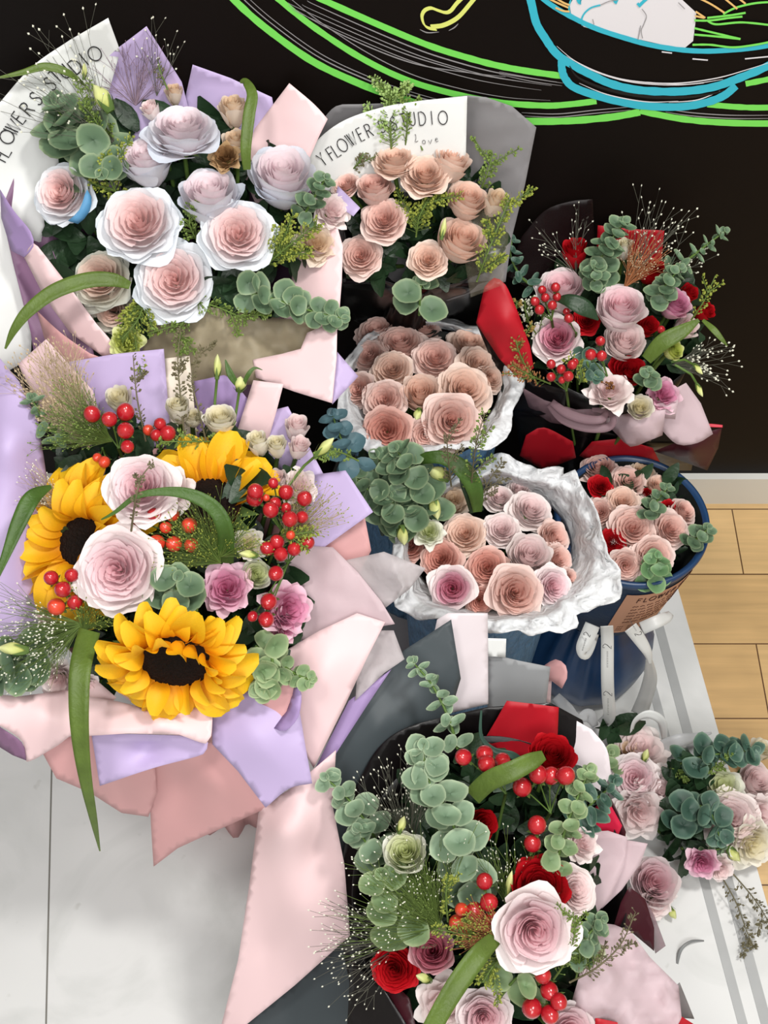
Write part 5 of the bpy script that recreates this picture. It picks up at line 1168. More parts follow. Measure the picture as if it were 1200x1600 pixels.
# label wrapped on the body
def lab(u, v, e=.0012):
    a = math.radians(-96 + 100 * u); t = .12 + .74 * v; r = R3 * (.917 + (t - .05) * .093) + e; return hpt(a, t, r)
mb = MB(); mb.grid([[lab(i / 24, j / 6) for i in range(25)] for j in range(7)]); kl = part('kraft_label', mb, M_KRAFT, HB, label='brown paper label with the words FLOWER ART and small lines of print')
def lab_text(items, size, rad, name):
    mb = MB()
    for ch, u, v in items:
        w, st = GL[ch]
        for s_ in st: mb.tube([lab(u + (a - w / 2) * size * .55, v + (b - .5) * size * 1.0, .0016) for a, b in s_], rad, 4)
    return part(name, mb, M_INK2, kl, smooth=False)
M_INK2 = mat('brown_print', (70, 34, 26), .6)
u0 = .12; it = []
for ch in 'FLOWER ART':
    if ch == ' ': u0 += .035; continue
    it.append((ch, u0, .86)); u0 += .052 if ch not in 'OW' else .066
lab_text(it, .10, .0006, 'label_heading')
mb = MB(); rnd = random.Random(4)
for ln in range(6):
    v = .70 - ln * .082; u = .10
    while u < [.66, .72, .70, .66, .60, .42][ln]:
        wd = rnd.uniform(.03, .085)
        k = max(2, int(wd / .012)); mb.tube([lab(u + wd * q / k, v + (.010 if q % 2 else -.010), .0015) for q in range(k + 1)], .00042, 4); u += wd + .018
part('label_print', mb, M_INK2, kl, smooth=False)
mb = MB()
for v in (.17, .12, .075):
    for u, wd in ((.08, .05), (.17, .10), (.31, .04)):
        k = 5; mb.tube([lab(u + wd * q / k, v + (.008 if q % 2 else -.008), .0015) for q in range(k + 1)], .0003, 4)
part('label_small_print', mb, M_INK2, kl, smooth=False)
G3 = 'roses in the navy flower box'; NB3 = Vector((c3.x, c3.y, c3.z - .07))
for (sh, c, x, y, w, tx, ty, dz, lb) in [
 ('open', 'peachpink', 936, 726, 64, -.2, .95, .02, 'peach rose at the back left of the round box'),
 ('garden', 'red', 938, 757, 42, -.1, .5, .0, 'small red rose at the upper left of the round box'),
 ('garden', 'peachpink', 982, 748, 64, 0, .65, .0, 'peach rose upper centre, right of the red one'),
 ('open', 'buff', 1005, 733, 50, .2, .95, .03, 'flattened buff rose at the back rim of the round box'),
 ('garden', 'peach', 973, 780, 60, 0, .5, -.005, 'peach rose just above the largest one in the round box'),
 ('open', 'peach', 1032, 756, 54, .3, .9, .02, 'pale peach rose behind the upper eucalyptus'),
 ('garden', 'peachpink', 936, 799, 54, -.4, .3, .01, 'peach rose against the white tissue at the left'),
 ('garden', 'peachpink', 990, 823, 82, 0, .3, -.015, 'largest peach rose in the centre of the round box'),
 ('garden', 'peachpink', 1051, 824, 66, .25, .3, -.005, 'peach rose right of the largest one'),
 ('open', 'peachpink', 1072, 797, 50, .55, .5, .015, 'peach rose by the right rim above the eucalyptus'),
 ('garden', 'peachpink', 1024, 868, 72, .1, .15, -.005, 'peach rose at the front behind the green sprig'),
 ('garden', 'peachpink', 978, 884, 58, -.1, .0, .01, 'dusky peach rose at the front left rim'),
 ('garden', 'red', 956, 846, 48, -.2, .2, .005, 'red rose at the left of the round box, lower one'),
 ('garden', 'red', 1046, 790, 26, .1, .4, .01, 'tiny red rose next to the upper eucalyptus'),
 ('bud', 'red', 1011, 768, 16, 0, .4, .01, 'tiny red bud tip left of the upper eucalyptus'),
]:
    flower('rose', sh, c, x, y, w, plane_d(c3.z)(x, y) - .018 + dz * .6, tx, ty, lb, G3, NB3)
eucalyptus([(1012, 806, 1.57), (1025, 785, 1.55), (1043, 762, 1.54)], 22, 'eucalyptus sprig among the upper roses of the round box', m=M_EUC, n=5, seed=41)
eucalyptus([(1020, 912, 1.56), (1022, 892, 1.54), (1027, 872, 1.53)], 32, 'eucalyptus sprig stacked over the front rim of the round box', m=mat('eucalyptus_fresh_leaf', (84, 118, 80), .5, ramp=[(0, (70, 104, 66)), (.8, (104, 140, 96)), (1, (140, 168, 120))]), n=4, seed=42)
eucalyptus([(1075, 850, 1.57), (1093, 838, 1.55), (1106, 826, 1.545)], 24, 'eucalyptus sprig poking over the right rim of the round box', m=M_EUC, n=4, seed=43)
leafy('leafy_filler', [(920, 740), (1060, 740), (1080, 850), (1000, 900), (930, 850)], 1.615, 90, 36, 'dark leaves between the roses of the round box', seed=12, d2=.02)
# satin pouch and ribbons under the box
pc = Vector((c3.x - .018, c3.y - .012, 0)); PO = thing('satin_pouch', Vector((pc.x, pc.y, 0)), 'gathered dark blue satin pouch carrying the round flower box', 'pouch')
rows = []; hp = c3.z - hb
for t, r in ((0, .01), (0, .072), (.03, .088), (.12, .099), (.28, .103), (.45, .097), (.62, .083), (.78, .066), (.88, .058), (.95, .066), (1.0, .088)):
    row = []
    for k in range(96):
        a = 2 * math.pi * k / 96; f = 1 + (.045 * math.sin(15 * a + 2 * math.sin(3 * a)) + .025 * math.sin(7 * a + 1)) * (t ** .7) + .015 * math.sin(4 * a + t * 5)
        row.append(Vector((pc.x + (c3.x - .016 - pc.x) * t + math.cos(a) * r * f, pc.y + (c3.y - pc.y) * t + math.sin(a) * r * f, hp * t + .001)))
    rows.append(row)
mb = MB(); mb.grid(rows, close=True); part('satin_body', mb, M_SATIN, PO)
RB = thing('satin_ribbon', Vector((pc.x, pc.y - .06, hp)), 'white printed satin ribbon tied around the blue pouch with loose tails', 'ribbon')
ribbon('ribbon_band', RB, M_RIBBON, [(948, 978, 1.60), (949, 1000, 1.62), (949, 1050, 1.645), (950, 1085, 1.68), (952, 1118, 1.735), (940, 1132, 1.80)], [20, 20, 20, 20, 20, 18])
ribbon('ribbon_loop', RB, M_RIBBON, [(926, 976, 1.61), (918, 995, 1.60), (911, 1012, 1.60), (914, 1022, 1.605), (922, 1012, 1.62), (930, 990, 1.64)], [24, 24, 22, 18, 14, 12])
ribbon('ribbon_tail', RB, M_RIBBON, [(985, 980, 1.61), (1000, 1000, 1.625), (1012, 1020, 1.64), (1016, 1038, 1.66)], [22, 20, 14, 4])
ribbon('ribbon_tail', RB, M_RIBBON, [(1002, 982, 1.63), (1025, 972, 1.62), (1042, 964, 1.63), (1048, 958, 1.64)], [20, 20, 18, 10])
ribbon('ribbon_tail', RB, M_RIBBON, [(1014, 1030, 1.66), (1016, 1060, 1.74), (1008, 1090, 1.80), (998, 1116, 1.84)], [10, 22, 24, 26])
mb = MB(); rnd = random.Random(6)
def mark(x, y, d, s_=1, rot=0):
    c, s2 = math.cos(rot), math.sin(rot)
    def q(u, v): return P(x + (u * c - v * s2) * s_, y + (u * s2 + v * c) * s_, d)
    mb.tube([q(-7, 1), q(-4, -2), q(0, 0), q(4, 4), q(6, 6), q(6, 1)], .0005, 4)
    mb.tube([q(-7, 1), q(-7, 4), q(-4, 4)], .0005, 4)
    yy = 10
    for k in range(13):
        L_ = 1.2; mb.tube([q(-1.3, yy), q(1.3, yy + rnd.uniform(-.5, .5))], .0003, 4); yy += 2.0
mark(949, 1008, 1.60); mark(950, 1082, 1.655); mark(918, 990, 1.585, .8, .3); mark(998, 992, 1.60, .8, 2.6)
part('ribbon_print', mb, M_INK, RB, smooth=False)
PT = thing('pink_paper_tube', floor_pt(868, 1090) + Vector((0, 0, .03)), 'pink curled paper end beside the blue pouch', 'paper')
sheet('curl', PT, M_PINKD, [(850, 1040, 1.58), (868, 1030, 1.57, 1), (884, 1040, 1.56, 1), (886, 1060, 1.56, 1), (878, 1076, 1.565), (862, 1064, 1.575), (850, 1066, 1.60)], )
sheet('strip_below', PT, M_PINK, [(850, 1060, 1.60), (862, 1064, 1.595), (860, 1100, 1.62), (845, 1090, 1.62)])
# ================================================================== red and blush bouquet against the wall, right
ND = neck_of(965, 510, 1.53, .24, -.02); BD = Vector((ND.x, ND.y - .03, 0)); GD = 'flowers of the red and blush bouquet by the wall'
WD = thing('bouquet_wrap', BD, 'red, black and plum wrap around the red and blush roses, right against the wall', 'flower wrapping')
cone(WD, (962, 520, 130, 105, 1.575), ND, BD, M_BLACKP, rb=.07)
sheet('black_film', WD, mat('smoky_film', (30, 18, 19), .4, alpha=.5), [(790, 430, 1.57), (815, 370, 1.54), (850, 330, 1.52, 1), (890, 315, 1.51, 1), (926, 311, 1.505), (930, 400, 1.57), (860, 470, 1.60)], wr=.003)
sheet('red_sheet', WD, M_REDP, [(930, 440, 1.59), (934, 352, 1.53), (985, 358, 1.532), (1038, 360, 1.535), (1030, 440, 1.59)], wr=.002, label='red square behind the white bud')
sheet('red_sheet', WD, M_REDP, [(757, 448, 1.47), (772, 434, 1.465, 1), (790, 445, 1.46, 1), (808, 485, 1.47), (828, 540, 1.50), (834, 575, 1.52), (810, 592, 1.53), (780, 560, 1.52), (744, 505, 1.495)], inner=[(790, 500, 1.47)], wr=.003, label='tall red sheet at the left')
sheet('black_sheet', WD, M_BLACKP, [(742, 500, 1.585), (780, 555, 1.575), (815, 590, 1.56), (850, 600, 1.54), (885, 610, 1.53), (882, 640, 1.54), (840, 650, 1.58), (800, 640, 1.60)], wr=.004)
sheet('black_sheet', WD, M_BLACKP, [(800, 640, 1.62), (860, 650, 1.60), (1000, 690, 1.62), (1090, 690, 1.66), (1080, 735, 1.75), (820, 735, 1.74)], wr=.006, seed=61)
sheet('red_sheet', WD, M_REDP, [(812, 712, 1.66), (822, 680, 1.61), (850, 668, 1.60, 1), (895, 690, 1.62), (900, 715, 1.66), (850, 735, 1.70)], wr=.003, seed=62)
sheet('red_sheet', WD, M_REDP, [(905, 712, 1.66), (925, 690, 1.62), (970, 685, 1.61), (1020, 700, 1.62), (1040, 740, 1.68), (960, 745, 1.70)], wr=.003, seed=63)
sheet('maroon_roll', WD, M_MAROON, [(1022, 705, 1.62), (1060, 690, 1.60), (1128, 668, 1.60), (1122, 700, 1.63), (1105, 735, 1.66), (1070, 722, 1.65)], inner=[(1080, 700, 1.60)], wr=.002)
ribbon('red_edge', WD, mat('bright_red_edge', (206, 60, 76), .5), [(1100, 664, 1.60), (1115, 665, 1.60), (1129, 666, 1.60)], [5, 5, 4])
sheet('plum_tissue', WD, M_TPLUM, [(815, 605, 1.545), (850, 625, 1.53), (900, 640, 1.525), (930, 640, 1.52, 1), (945, 652, 1.52, 1), (950, 668, 1.53, 1), (910, 668, 1.55), (860, 660, 1.57), (828, 640, 1.57)], inner=[(880, 655, 1.53)], wr=.010, wscale=22, seed=64)
for k, pts in enumerate([[(862, 628, 1.53), (885, 645, 1.515), (915, 655, 1.505), (940, 655, 1.50), (944, 643, 1.51), (925, 640, 1.52)], [(858, 632, 1.54), (880, 655, 1.525), (915, 668, 1.515), (950, 668, 1.51), (958, 652, 1.52), (940, 640, 1.53)]]):
    ribbon('tissue_fold', WD, M_TPLUM, pts, [10, 14, 14, 12, 10, 6])
sheet('pink_tissue', WD, M_TPINK, [(940, 655, 1.54), (985, 645, 1.52), (1040, 640, 1.515), (1035, 680, 1.54), (1010, 690, 1.55, 1), (985, 698, 1.56, 1), (965, 680, 1.56)], inner=[(990, 665, 1.515)], wr=.010, wscale=24, seed=65)
sheet('pink_tissue', WD, M_TPINK, [(1010, 640, 1.535), (1050, 610, 1.525), (1072, 598, 1.525), (1095, 630, 1.54), (1114, 678, 1.56), (1090, 692, 1.565, 1), (1058, 694, 1.565, 1), (1030, 668, 1.55)], wr=.004, seed=66, label='wide pink tissue fan on the right')
sheet('pink_tissue', WD, M_TPINK, [(995, 640, 1.53), (1020, 632, 1.52), (1060, 625, 1.51), (1055, 655, 1.52), (1010, 650, 1.53)], wr=.006, wscale=15, seed=67)
dD = lambda x, y: 1.495 + abs(x - 960) / 5000 + max(0, (500 - y)) * .0001
for (k, sh, c, x, y, w, tx, ty, dz, lab) in [
 ('rose', 'cup', 'pale', 877, 444, 82, -.15, .75, 0, 'blush rose at the upper left above the red berries'),
 ('rose', 'spiral', 'pinkheart', 870, 526, 80, -.2, .2, -.005, 'blush rose with a magenta heart at the left'),
 ('rose', 'cup', 'pale', 972, 473, 86, .0, .6, -.015, 'largest blush rose in the middle'),
 ('rose', 'cup', 'blush', 978, 528, 70, .05, .4, -.005, 'blush rose directly below the largest one'),
 ('rose', 'cup', 'mauve', 1058, 470, 56, .3, .5, .0, 'mauve-pink rose at the right edge'),
 ('rose', 'bud', 'blush', 1078, 508, 46, .5, .3, .02, 'pale petals behind the lime trumpet flower'),
 ('lisianthus', 'ruffle', 'blush', 952, 604, 72, -.1, .5, -.01, 'blush lisianthus with brown stamens at the bottom'),
 ('lisianthus', 'ruffle', 'mauve', 1040, 614, 58, .2, .2, .0, 'pink ruffled lisianthus at the bottom right over the tissue'),
 ('lisianthus', 'cup', 'cream', 1001, 634, 44, .0, .3, .0, 'small white flower at the bottom centre over the tissue'),
 ('rose', 'bud', 'red', 899, 384, 52, -.1, .95, .01, 'red rose at the top left'),
 ('rose', 'cup', 'red', 1018, 415, 50, .2, .8, .02, 'red rose in front of the red square'),
 ('rose', 'garden', 'red', 916, 497, 48, -.1, .3, .015, 'dark red rose between the left and central blush roses'),
 ('rose', 'bud', 'red', 1014, 507, 42, .2, .3, .01, 'red rose right of the largest blush rose'),
 ('rose', 'cup', 'red', 986, 576, 52, .1, .3, .005, 'red rose below the central blush roses'),
 ('rose', 'bud', 'red', 1080, 455, 36, .5, .5, .02, 'red petals behind the mauve-pink rose'),
 ('rose_bud', 'bud', 'cream', 976, 380, 36, .0, .95, .0, 'white bud at the top before the red square'),
 ('rose', 'garden', 'red', 966, 570, 30, .0, .1, .02, 'red petals just left of the lower red rose'),
 ('rose', 'bud', 'red', 1108, 485, 34, .6, .2, .03, 'red rose sliver farthest right'),
]:
    flower(k, sh, c, x, y, w, dD(x, y) + dz, tx, ty, lab + ' of the wall bouquet' if len(lab.split()) < 12 else lab, GD, ND)
st = thing('stamens', P(952, 603, 1.475), 'brown stamens in the heart of the blush lisianthus', 'stamens')
mb = MB(); rnd = random.Random(2)
for k in range(14):
    a = P(952 + rnd.uniform(-8, 8), 606 + rnd.uniform(-4, 3), 1.49); b = P(952 + rnd.uniform(-13, 13), 602 + rnd.uniform(-6, 5), 1.468); mb.tube([a, b], .0005, 4); mb.ball(b, .0016, nu=6, nv=4)
part('stamen_tips', mb, mat('stamen_brown', (116, 72, 30), .6), st)
G4 = 'berry sprigs of the bouquet by the wall'
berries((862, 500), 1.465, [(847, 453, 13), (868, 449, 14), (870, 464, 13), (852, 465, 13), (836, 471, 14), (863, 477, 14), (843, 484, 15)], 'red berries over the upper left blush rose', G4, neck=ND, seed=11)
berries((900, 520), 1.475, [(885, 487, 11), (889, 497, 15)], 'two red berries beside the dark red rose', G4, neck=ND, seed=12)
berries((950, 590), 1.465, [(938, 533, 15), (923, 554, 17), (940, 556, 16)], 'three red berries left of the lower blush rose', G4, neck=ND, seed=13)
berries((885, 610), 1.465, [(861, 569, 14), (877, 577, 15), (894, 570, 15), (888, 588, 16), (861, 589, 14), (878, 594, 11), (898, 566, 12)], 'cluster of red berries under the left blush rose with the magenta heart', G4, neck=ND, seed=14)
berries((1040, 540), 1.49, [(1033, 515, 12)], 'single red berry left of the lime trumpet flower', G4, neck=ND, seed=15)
leafy('leafy_filler', [(850, 420), (950, 390), (1080, 430), (1090, 560), (1000, 610), (900, 600), (840, 560)], 1.55, 230, 48, 'mass of dark leaves inside the bouquet by the wall', seed=14, d2=.035)
blade([(868, 468, 1.475), (890, 470, 1.46), (915, 482, 1.46), (935, 500, 1.47)], [4, 22, 26, 3], 'pointed dark leaf right of the upper left berries', M_LEAFD, name='dark_leaf', cat='leaf')
blade([(1010, 562, 1.48), (1035, 535, 1.46), (1065, 518, 1.455), (1092, 500, 1.46)], [18, 26, 22, 6], 'lime green trumpet-shaped leaf at the right of the bouquet by the wall', M_GRASS, name='lime_leaf', cat='leaf')
flower('lisianthus', 'cup', 'lime', 1056, 545, 36, 1.475, .5, .3, 'yellow-green lisianthus beside the lime green leaf', None, ND)
blade([(1098, 500, 1.49), (1115, 515, 1.48), (1128, 530, 1.48), (1137, 541, 1.485)], [5, 10, 7, 1], 'thin green leaf pointing down right off the bouquet by the wall', M_GRASS)
eucalyptus([(935, 440, 1.51), (940, 400, 1.48), (958, 370, 1.47), (975, 348, 1.465)], 34, 'grey-green eucalyptus sprig below the white bud', m=M_EUC, n=9, seed=51)
eucalyptus([(925, 450, 1.50), (930, 432, 1.48), (928, 415, 1.475)], 26, 'small eucalyptus sprig between the two upper blush roses', m=M_EUC, n=4, seed=52)
eucalyptus([(1040, 425, 1.52), (1075, 405, 1.49), (1105, 382, 1.475), (1132, 362, 1.465)], 26, 'slim eucalyptus sprig stretching out to the upper right against the dark wall', m=M_EUC, n=8, seed=53, aspect=.42, spread=1.0)
eucalyptus([(1025, 470, 1.51), (1040, 445, 1.49), (1062, 420, 1.48)], 28, 'eucalyptus sprig behind the mauve-pink rose', m=M_EUC, n=6, seed=54)
eucalyptus([(835, 450, 1.54), (812, 430, 1.52), (798, 400, 1.51), (800, 375, 1.505)], 24, 'dim eucalyptus sprig beside the grey film edge', m=M_EUCD, n=7, seed=55, aspect=.5)
eucalyptus([(1010, 600, 1.50), (1015, 582, 1.48)], 26, 'small eucalyptus leaves above the white flower', m=M_EUC, n=3, seed=56)
eucalyptus([(915, 545, 1.51), (920, 575, 1.49), (935, 590, 1.485)], 24, 'dark eucalyptus leaves under the three berries', m=M_EUCD, n=4, seed=57)
closed_bud('lisianthus_bud', [(1085, 570), (1098, 585)], 1.47, 9, 'lime', 'upper green bud hanging at the lower right of the bouquet by the wall', None, stempts=[(1050, 565, 1.49), (1070, 562, 1.475), (1086, 571, 1.47)])
closed_bud('lisianthus_bud', [(1089, 601), (1098, 620)], 1.47, 9, 'lime', 'lower green bud hanging on a curved stem over the pink tissue', None, stempts=[(1055, 570, 1.49), (1080, 585, 1.475), (1090, 602, 1.47)])
for i, (pts, lab, sp_, n, mm) in enumerate([
  ([(840, 600, 1.52), (815, 560, 1.50), (805, 520, 1.49), (808, 470, 1.49)], 'olive seed sprig along the left red sheet', 16, 90, mat('olive_seed', (142, 118, 60), .6)),
  ([(860, 600, 1.51), (825, 585, 1.49), (800, 570, 1.485)], 'rusty seed sprig at the lower left over the black sheet', 14, 60, mat('rusty_seed', (150, 100, 60), .6)),
  ([(850, 540, 1.53), (825, 500, 1.51), (820, 470, 1.50)], 'pale dotted sprig left of the blush roses', 14, 50, M_SEED),
  ([(1080, 500, 1.50), (1100, 470, 1.475), (1118, 430, 1.465)], 'yellowish sprig hooking up at the right edge', 12, 36, M_LIME),
  ([(905, 600, 1.49), (908, 585, 1.475), (905, 565, 1.47)], 'yellow-green sprig beside the lower left berries', 12, 40, M_LIME)]):
    pennycress(pts, lab, sp_, 2.6, n, m=mm, seed=80 + i, branch=2)
panicum(990, 430, 1.50, 45, 100, 150, 'pale seeded grass rising above the red square', n=18, m=M_FINEG, mseed=M_SEED, dd=-.03, seed=21, seedpx=2.2, minL=.4)
panicum(975, 450, 1.50, 30, 85, 95, 'brownish fine grass in front of the red square', n=60, m=mat('rust_grass_stem', (170, 110, 70), .7), mseed=M_TAN, dd=-.03, seed=22, seedpx=1.5, minL=.4)
panicum(900, 430, 1.53, 80, 150, 115, 'dim seeded grass at the upper left over the black film', n=14, m=M_FINEG, mseed=M_SEED, dd=-.03, seed=23, seedpx=2.0, minL=.4)
panicum(1050, 570, 1.51, -25, 35, 105, 'pale seeded grass spreading right against the dark wall', n=28, m=M_FINEG, mseed=M_SEED, dd=-.02, seed=24, seedpx=2.2, minL=.4)
panicum(1030, 440, 1.50, 20, 60, 110, 'sparse grass tips above the mauve-pink rose', n=10, m=M_FINEG, mseed=M_SEED, dd=-.02, seed=25, seedpx=2.0, minL=.4)
# ================================================================== red, green and blush bouquet in black wrap, front right
NR = neck_of(770, 1380, 1.26, .21, .0); BR = Vector((NR.x, NR.y, 0)); GR = 'flowers of the black-wrapped bouquet in front'
WR = thing('bouquet_wrap', BR, 'black wrap with slate, red and pink sheets around the front right bouquet', 'flower wrapping')
cone(WR, (765, 1400, 215, 250, 1.33), NR, BR, M_BLACKP, rb=.08)
sheet('slate_sheet', WR, M_DGREY, [(505, 1215, 1.36), (515, 1165, 1.355), (560, 1105, 1.35), (625, 1020, 1.345), (705, 968, 1.34), (720, 1060, 1.36), (690, 1160, 1.38), (620, 1280, 1.40), (560, 1400, 1.42), (525, 1330, 1.40)], inner=[(600, 1130, 1.345)], wr=.006, seed=70, label='slate grey sheet at the back left')
sheet('slate_sheet', WR, M_DGREY, [(548, 1462, 1.44), (600, 1440, 1.42), (620, 1640, 1.44), (330, 1640, 1.50), (380, 1600, 1.49), (460, 1538, 1.47)], wr=.005, seed=71, label='slate grey sheet at the bottom')
sheet('black_sheet', WR, M_BLACKP, [(520, 1400, 1.40), (535, 1340, 1.385), (556, 1230, 1.355), (590, 1170, 1.345, 1), (640, 1135, 1.34, 1), (760, 1105, 1.33), (860, 1098, 1.33), (910, 1125, 1.335), (930, 1200, 1.35), (900, 1300, 1.37), (780, 1420, 1.38), (640, 1560, 1.38), (600, 1640, 1.36), (560, 1640, 1.36), (545, 1530, 1.37)], inner=[(700, 1250, 1.37), (620, 1400, 1.365)], wr=.006, seed=72, label='tall black sheet')
sheet('black_sheet', WR, M_BLACKP, [(548, 1500, 1.33), (600, 1545, 1.30), (635, 1600, 1.29), (640, 1650, 1.29), (540, 1650, 1.31)], wr=.003, seed=73)
sheet('maroon_sheet', WR, M_MAROON, [(600, 1520, 1.31), (640, 1560, 1.29), (660, 1650, 1.28), (620, 1650, 1.29)], wr=.002)
sheet('pink_white_sheet', WR, mat('pale_pinkish_sheet', (222, 212, 216), .5), [(683, 968, 1.36), (700, 958, 1.355), (762, 958, 1.36), (763, 1100, 1.385), (700, 1115, 1.385), (642, 1135, 1.38), (665, 1050, 1.37)], inner=[(725, 1030, 1.365)], wr=.003, seed=74, label='pale pink sheet standing up at the back')
sheet('white_tab', WR, M_WHITEP, [(755, 997, 1.372), (791, 998, 1.37), (790, 1027, 1.378), (755, 1025, 1.38)])
sheet('grey_sheet', WR, mat('grey_paper', (140, 142, 144), .5, var=.03), [(760, 1020, 1.385), (810, 1032, 1.38), (860, 1042, 1.38), (852, 1110, 1.40), (800, 1115, 1.40), (762, 1115, 1.40)], wr=.002)
sheet('red_sheet', WR, M_REDP, [(753, 1162, 1.335), (775, 1125, 1.32), (792, 1095, 1.31), (835, 1100, 1.31), (873, 1105, 1.315), (870, 1180, 1.34), (820, 1200, 1.345)], wr=.003, seed=76, label='red sheet corner at the top')
sheet('white_sheet', WR, mat('pinkish_white_paper', (232, 222, 226), .5), [(870, 1108, 1.345), (890, 1120, 1.34), (925, 1140, 1.34), (948, 1170, 1.345, 1), (955, 1210, 1.35), (925, 1260, 1.36), (880, 1250, 1.365)], wr=.004, seed=77)
sheet('red_sheet', WR, mat('hot_red_paper', (206, 28, 66), .5), [(920, 1275, 1.33), (935, 1255, 1.32), (950, 1250, 1.315), (972, 1290, 1.325), (960, 1320, 1.34), (925, 1310, 1.34)], wr=.001)
sheet('maroon_sheet', WR, M_MAROON, [(950, 1240, 1.335), (962, 1262, 1.33, 1), (978, 1300, 1.335), (975, 1330, 1.35), (950, 1320, 1.35)], wr=.001)
sheet('pink_tissue', WR, M_TPINK, [(905, 1300, 1.315), (950, 1298, 1.31), (980, 1308, 1.308), (976, 1350, 1.312), (955, 1400, 1.315), (930, 1430, 1.32), (915, 1440, 1.33), (890, 1360, 1.335)], wr=.005, seed=79)
sheet('pink_tissue', WR, M_TPINK, [(965, 1310, 1.325), (1012, 1318, 1.32), (1000, 1350, 1.322), (972, 1390, 1.325), (940, 1420, 1.33), (935, 1360, 1.335)], wr=.005, seed=80)
sheet('maroon_sheet', WR, M_MAROON, [(958, 1450, 1.335), (970, 1410, 1.325), (983, 1385, 1.32), (1008, 1405, 1.325), (1022, 1450, 1.335), (1022, 1486, 1.345), (985, 1455, 1.345)], wr=.002)
sheet('plum_tissue', WR, M_TPLUM, [(1008, 1405, 1.33), (1022, 1430, 1.332), (1040, 1478, 1.34), (1024, 1490, 1.35), (1015, 1450, 1.345)], wr=.002)
sheet('pink_tissue', WR, M_TPINK, [(925, 1440, 1.305), (960, 1445, 1.30), (985, 1455, 1.298), (1015, 1495, 1.30), (1060, 1540, 1.305), (1065, 1590, 1.31), (1040, 1640, 1.315), (880, 1640, 1.30), (895, 1560, 1.30), (915, 1490, 1.305)], inner=[(960, 1540, 1.285)], wr=.018, wscale=40, seed=82, label='large pink tissue sheet at the bottom right')
sheet('grey_sheet', WR, mat('mid_grey_film', (120, 116, 116), .5), [(1040, 1555, 1.34), (1062, 1535, 1.335), (1085, 1592, 1.35), (1060, 1590, 1.35)])
sheet('red_sheet', WR, M_REDP, [(930, 1590, 1.295), (1000, 1605, 1.30), (1060, 1585, 1.30), (1090, 1604, 1.305), (1090, 1650, 1.31), (930, 1650, 1.30)])
dR = lambda x, y: 1.235 + ((x - 780) / 240) ** 2 * .03 + ((y - 1420) / 260) ** 2 * .035
for (k, sh, c, x, y, w, tx, ty, dz, lab) in [
 ('rose', 'spiral', 'pale', 836, 1456, 134, .0, .15, -.055, 'largest blush rose with green-white outer petals in the middle of the front bouquet'),
 ('rose', 'cup', 'red', 845, 1382, 96, .0, .6, -.02, 'red rose directly above the largest blush rose'),
 ('rose', 'cup', 'red', 864, 1176, 80, .1, .85, .0, 'red rose at the top beside the red paper corner'),
 ('rose', 'bud', 'red', 758, 1286, 56, .35, .3, .0, 'red rose half hidden behind the long eucalyptus sprig'),
 ('rose', 'garden', 'red', 614, 1516, 78, -.25, .15, .0, 'red rose at the lower left of the front bouquet'),
 ('lisianthus', 'cup', 'rosepink', 674, 1484, 76, -.1, .5, .0, 'dusky pink lisianthus right of the lower left red rose'),
 ('rose', 'garden', 'blush', 903, 1392, 84, .45, .3, .0, 'ruffled blush rose right of the red rose'),
 ('rose', 'ruffle', 'blush', 915, 1318, 56, .4, .4, .03, 'pale flower behind the light green eucalyptus'),
 ('rose', 'spiral', 'pale', 757, 1592, 92, .0, .2, -.02, 'blush rose cut off by the bottom edge, centre'),
 ('lisianthus', 'ruffle', 'blush', 690, 1570, 84, -.2, .3, .0, 'cream-blush ruffled flower behind the lower green blade'),
 ('rose', 'cup', 'pale', 893, 1612, 90, .2, .5, .0, 'blush petals right of the bottom berries, cut off by the bottom edge'),
 ('lisianthus', 'cup', 'whitegreen', 632, 1328, 72, -.1, .8, -.03, 'greenish white trumpet lisianthus at the left among the grass'),
 ('rose', 'bud', 'whitegreen', 935, 1490, 34, .4, -.2, .02, 'small whitish flower over the pink tissue'),
]:
    flower(k, sh, c, x, y, w, dR(x, y) + dz, tx, ty, lab, GR, NR)
G5 = 'berry sprigs of the front black-wrapped bouquet'
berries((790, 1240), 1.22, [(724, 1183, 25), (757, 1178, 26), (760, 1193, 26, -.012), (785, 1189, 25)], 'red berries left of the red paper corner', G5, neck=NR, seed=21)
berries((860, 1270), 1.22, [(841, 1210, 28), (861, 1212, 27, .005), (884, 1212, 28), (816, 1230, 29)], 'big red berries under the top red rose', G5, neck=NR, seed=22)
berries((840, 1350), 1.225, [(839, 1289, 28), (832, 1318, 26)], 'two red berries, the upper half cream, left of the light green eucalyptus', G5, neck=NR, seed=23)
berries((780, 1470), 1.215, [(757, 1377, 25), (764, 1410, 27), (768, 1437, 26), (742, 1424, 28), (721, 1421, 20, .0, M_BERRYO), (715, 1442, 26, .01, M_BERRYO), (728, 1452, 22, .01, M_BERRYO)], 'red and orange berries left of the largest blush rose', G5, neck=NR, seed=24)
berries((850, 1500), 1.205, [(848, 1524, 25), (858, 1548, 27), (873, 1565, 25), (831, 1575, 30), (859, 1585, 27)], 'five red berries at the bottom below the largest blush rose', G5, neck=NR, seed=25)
leafy('leafy_filler', [(640, 1200), (760, 1160), (900, 1200), (930, 1400), (900, 1560), (720, 1600), (600, 1540), (600, 1350)], 1.305, 430, 66, 'mass of dark leaves inside the front black-wrapped bouquet', seed=16, d2=.05)
eucalyptus([(735, 1400, 1.27), (725, 1340, 1.23), (700, 1270, 1.205), (668, 1215, 1.20), (662, 1172, 1.21)], 52, 'long grey-green eucalyptus sprig running down the middle of the front bouquet', m=M_EUCR, n=11, seed=61, grow=.9)
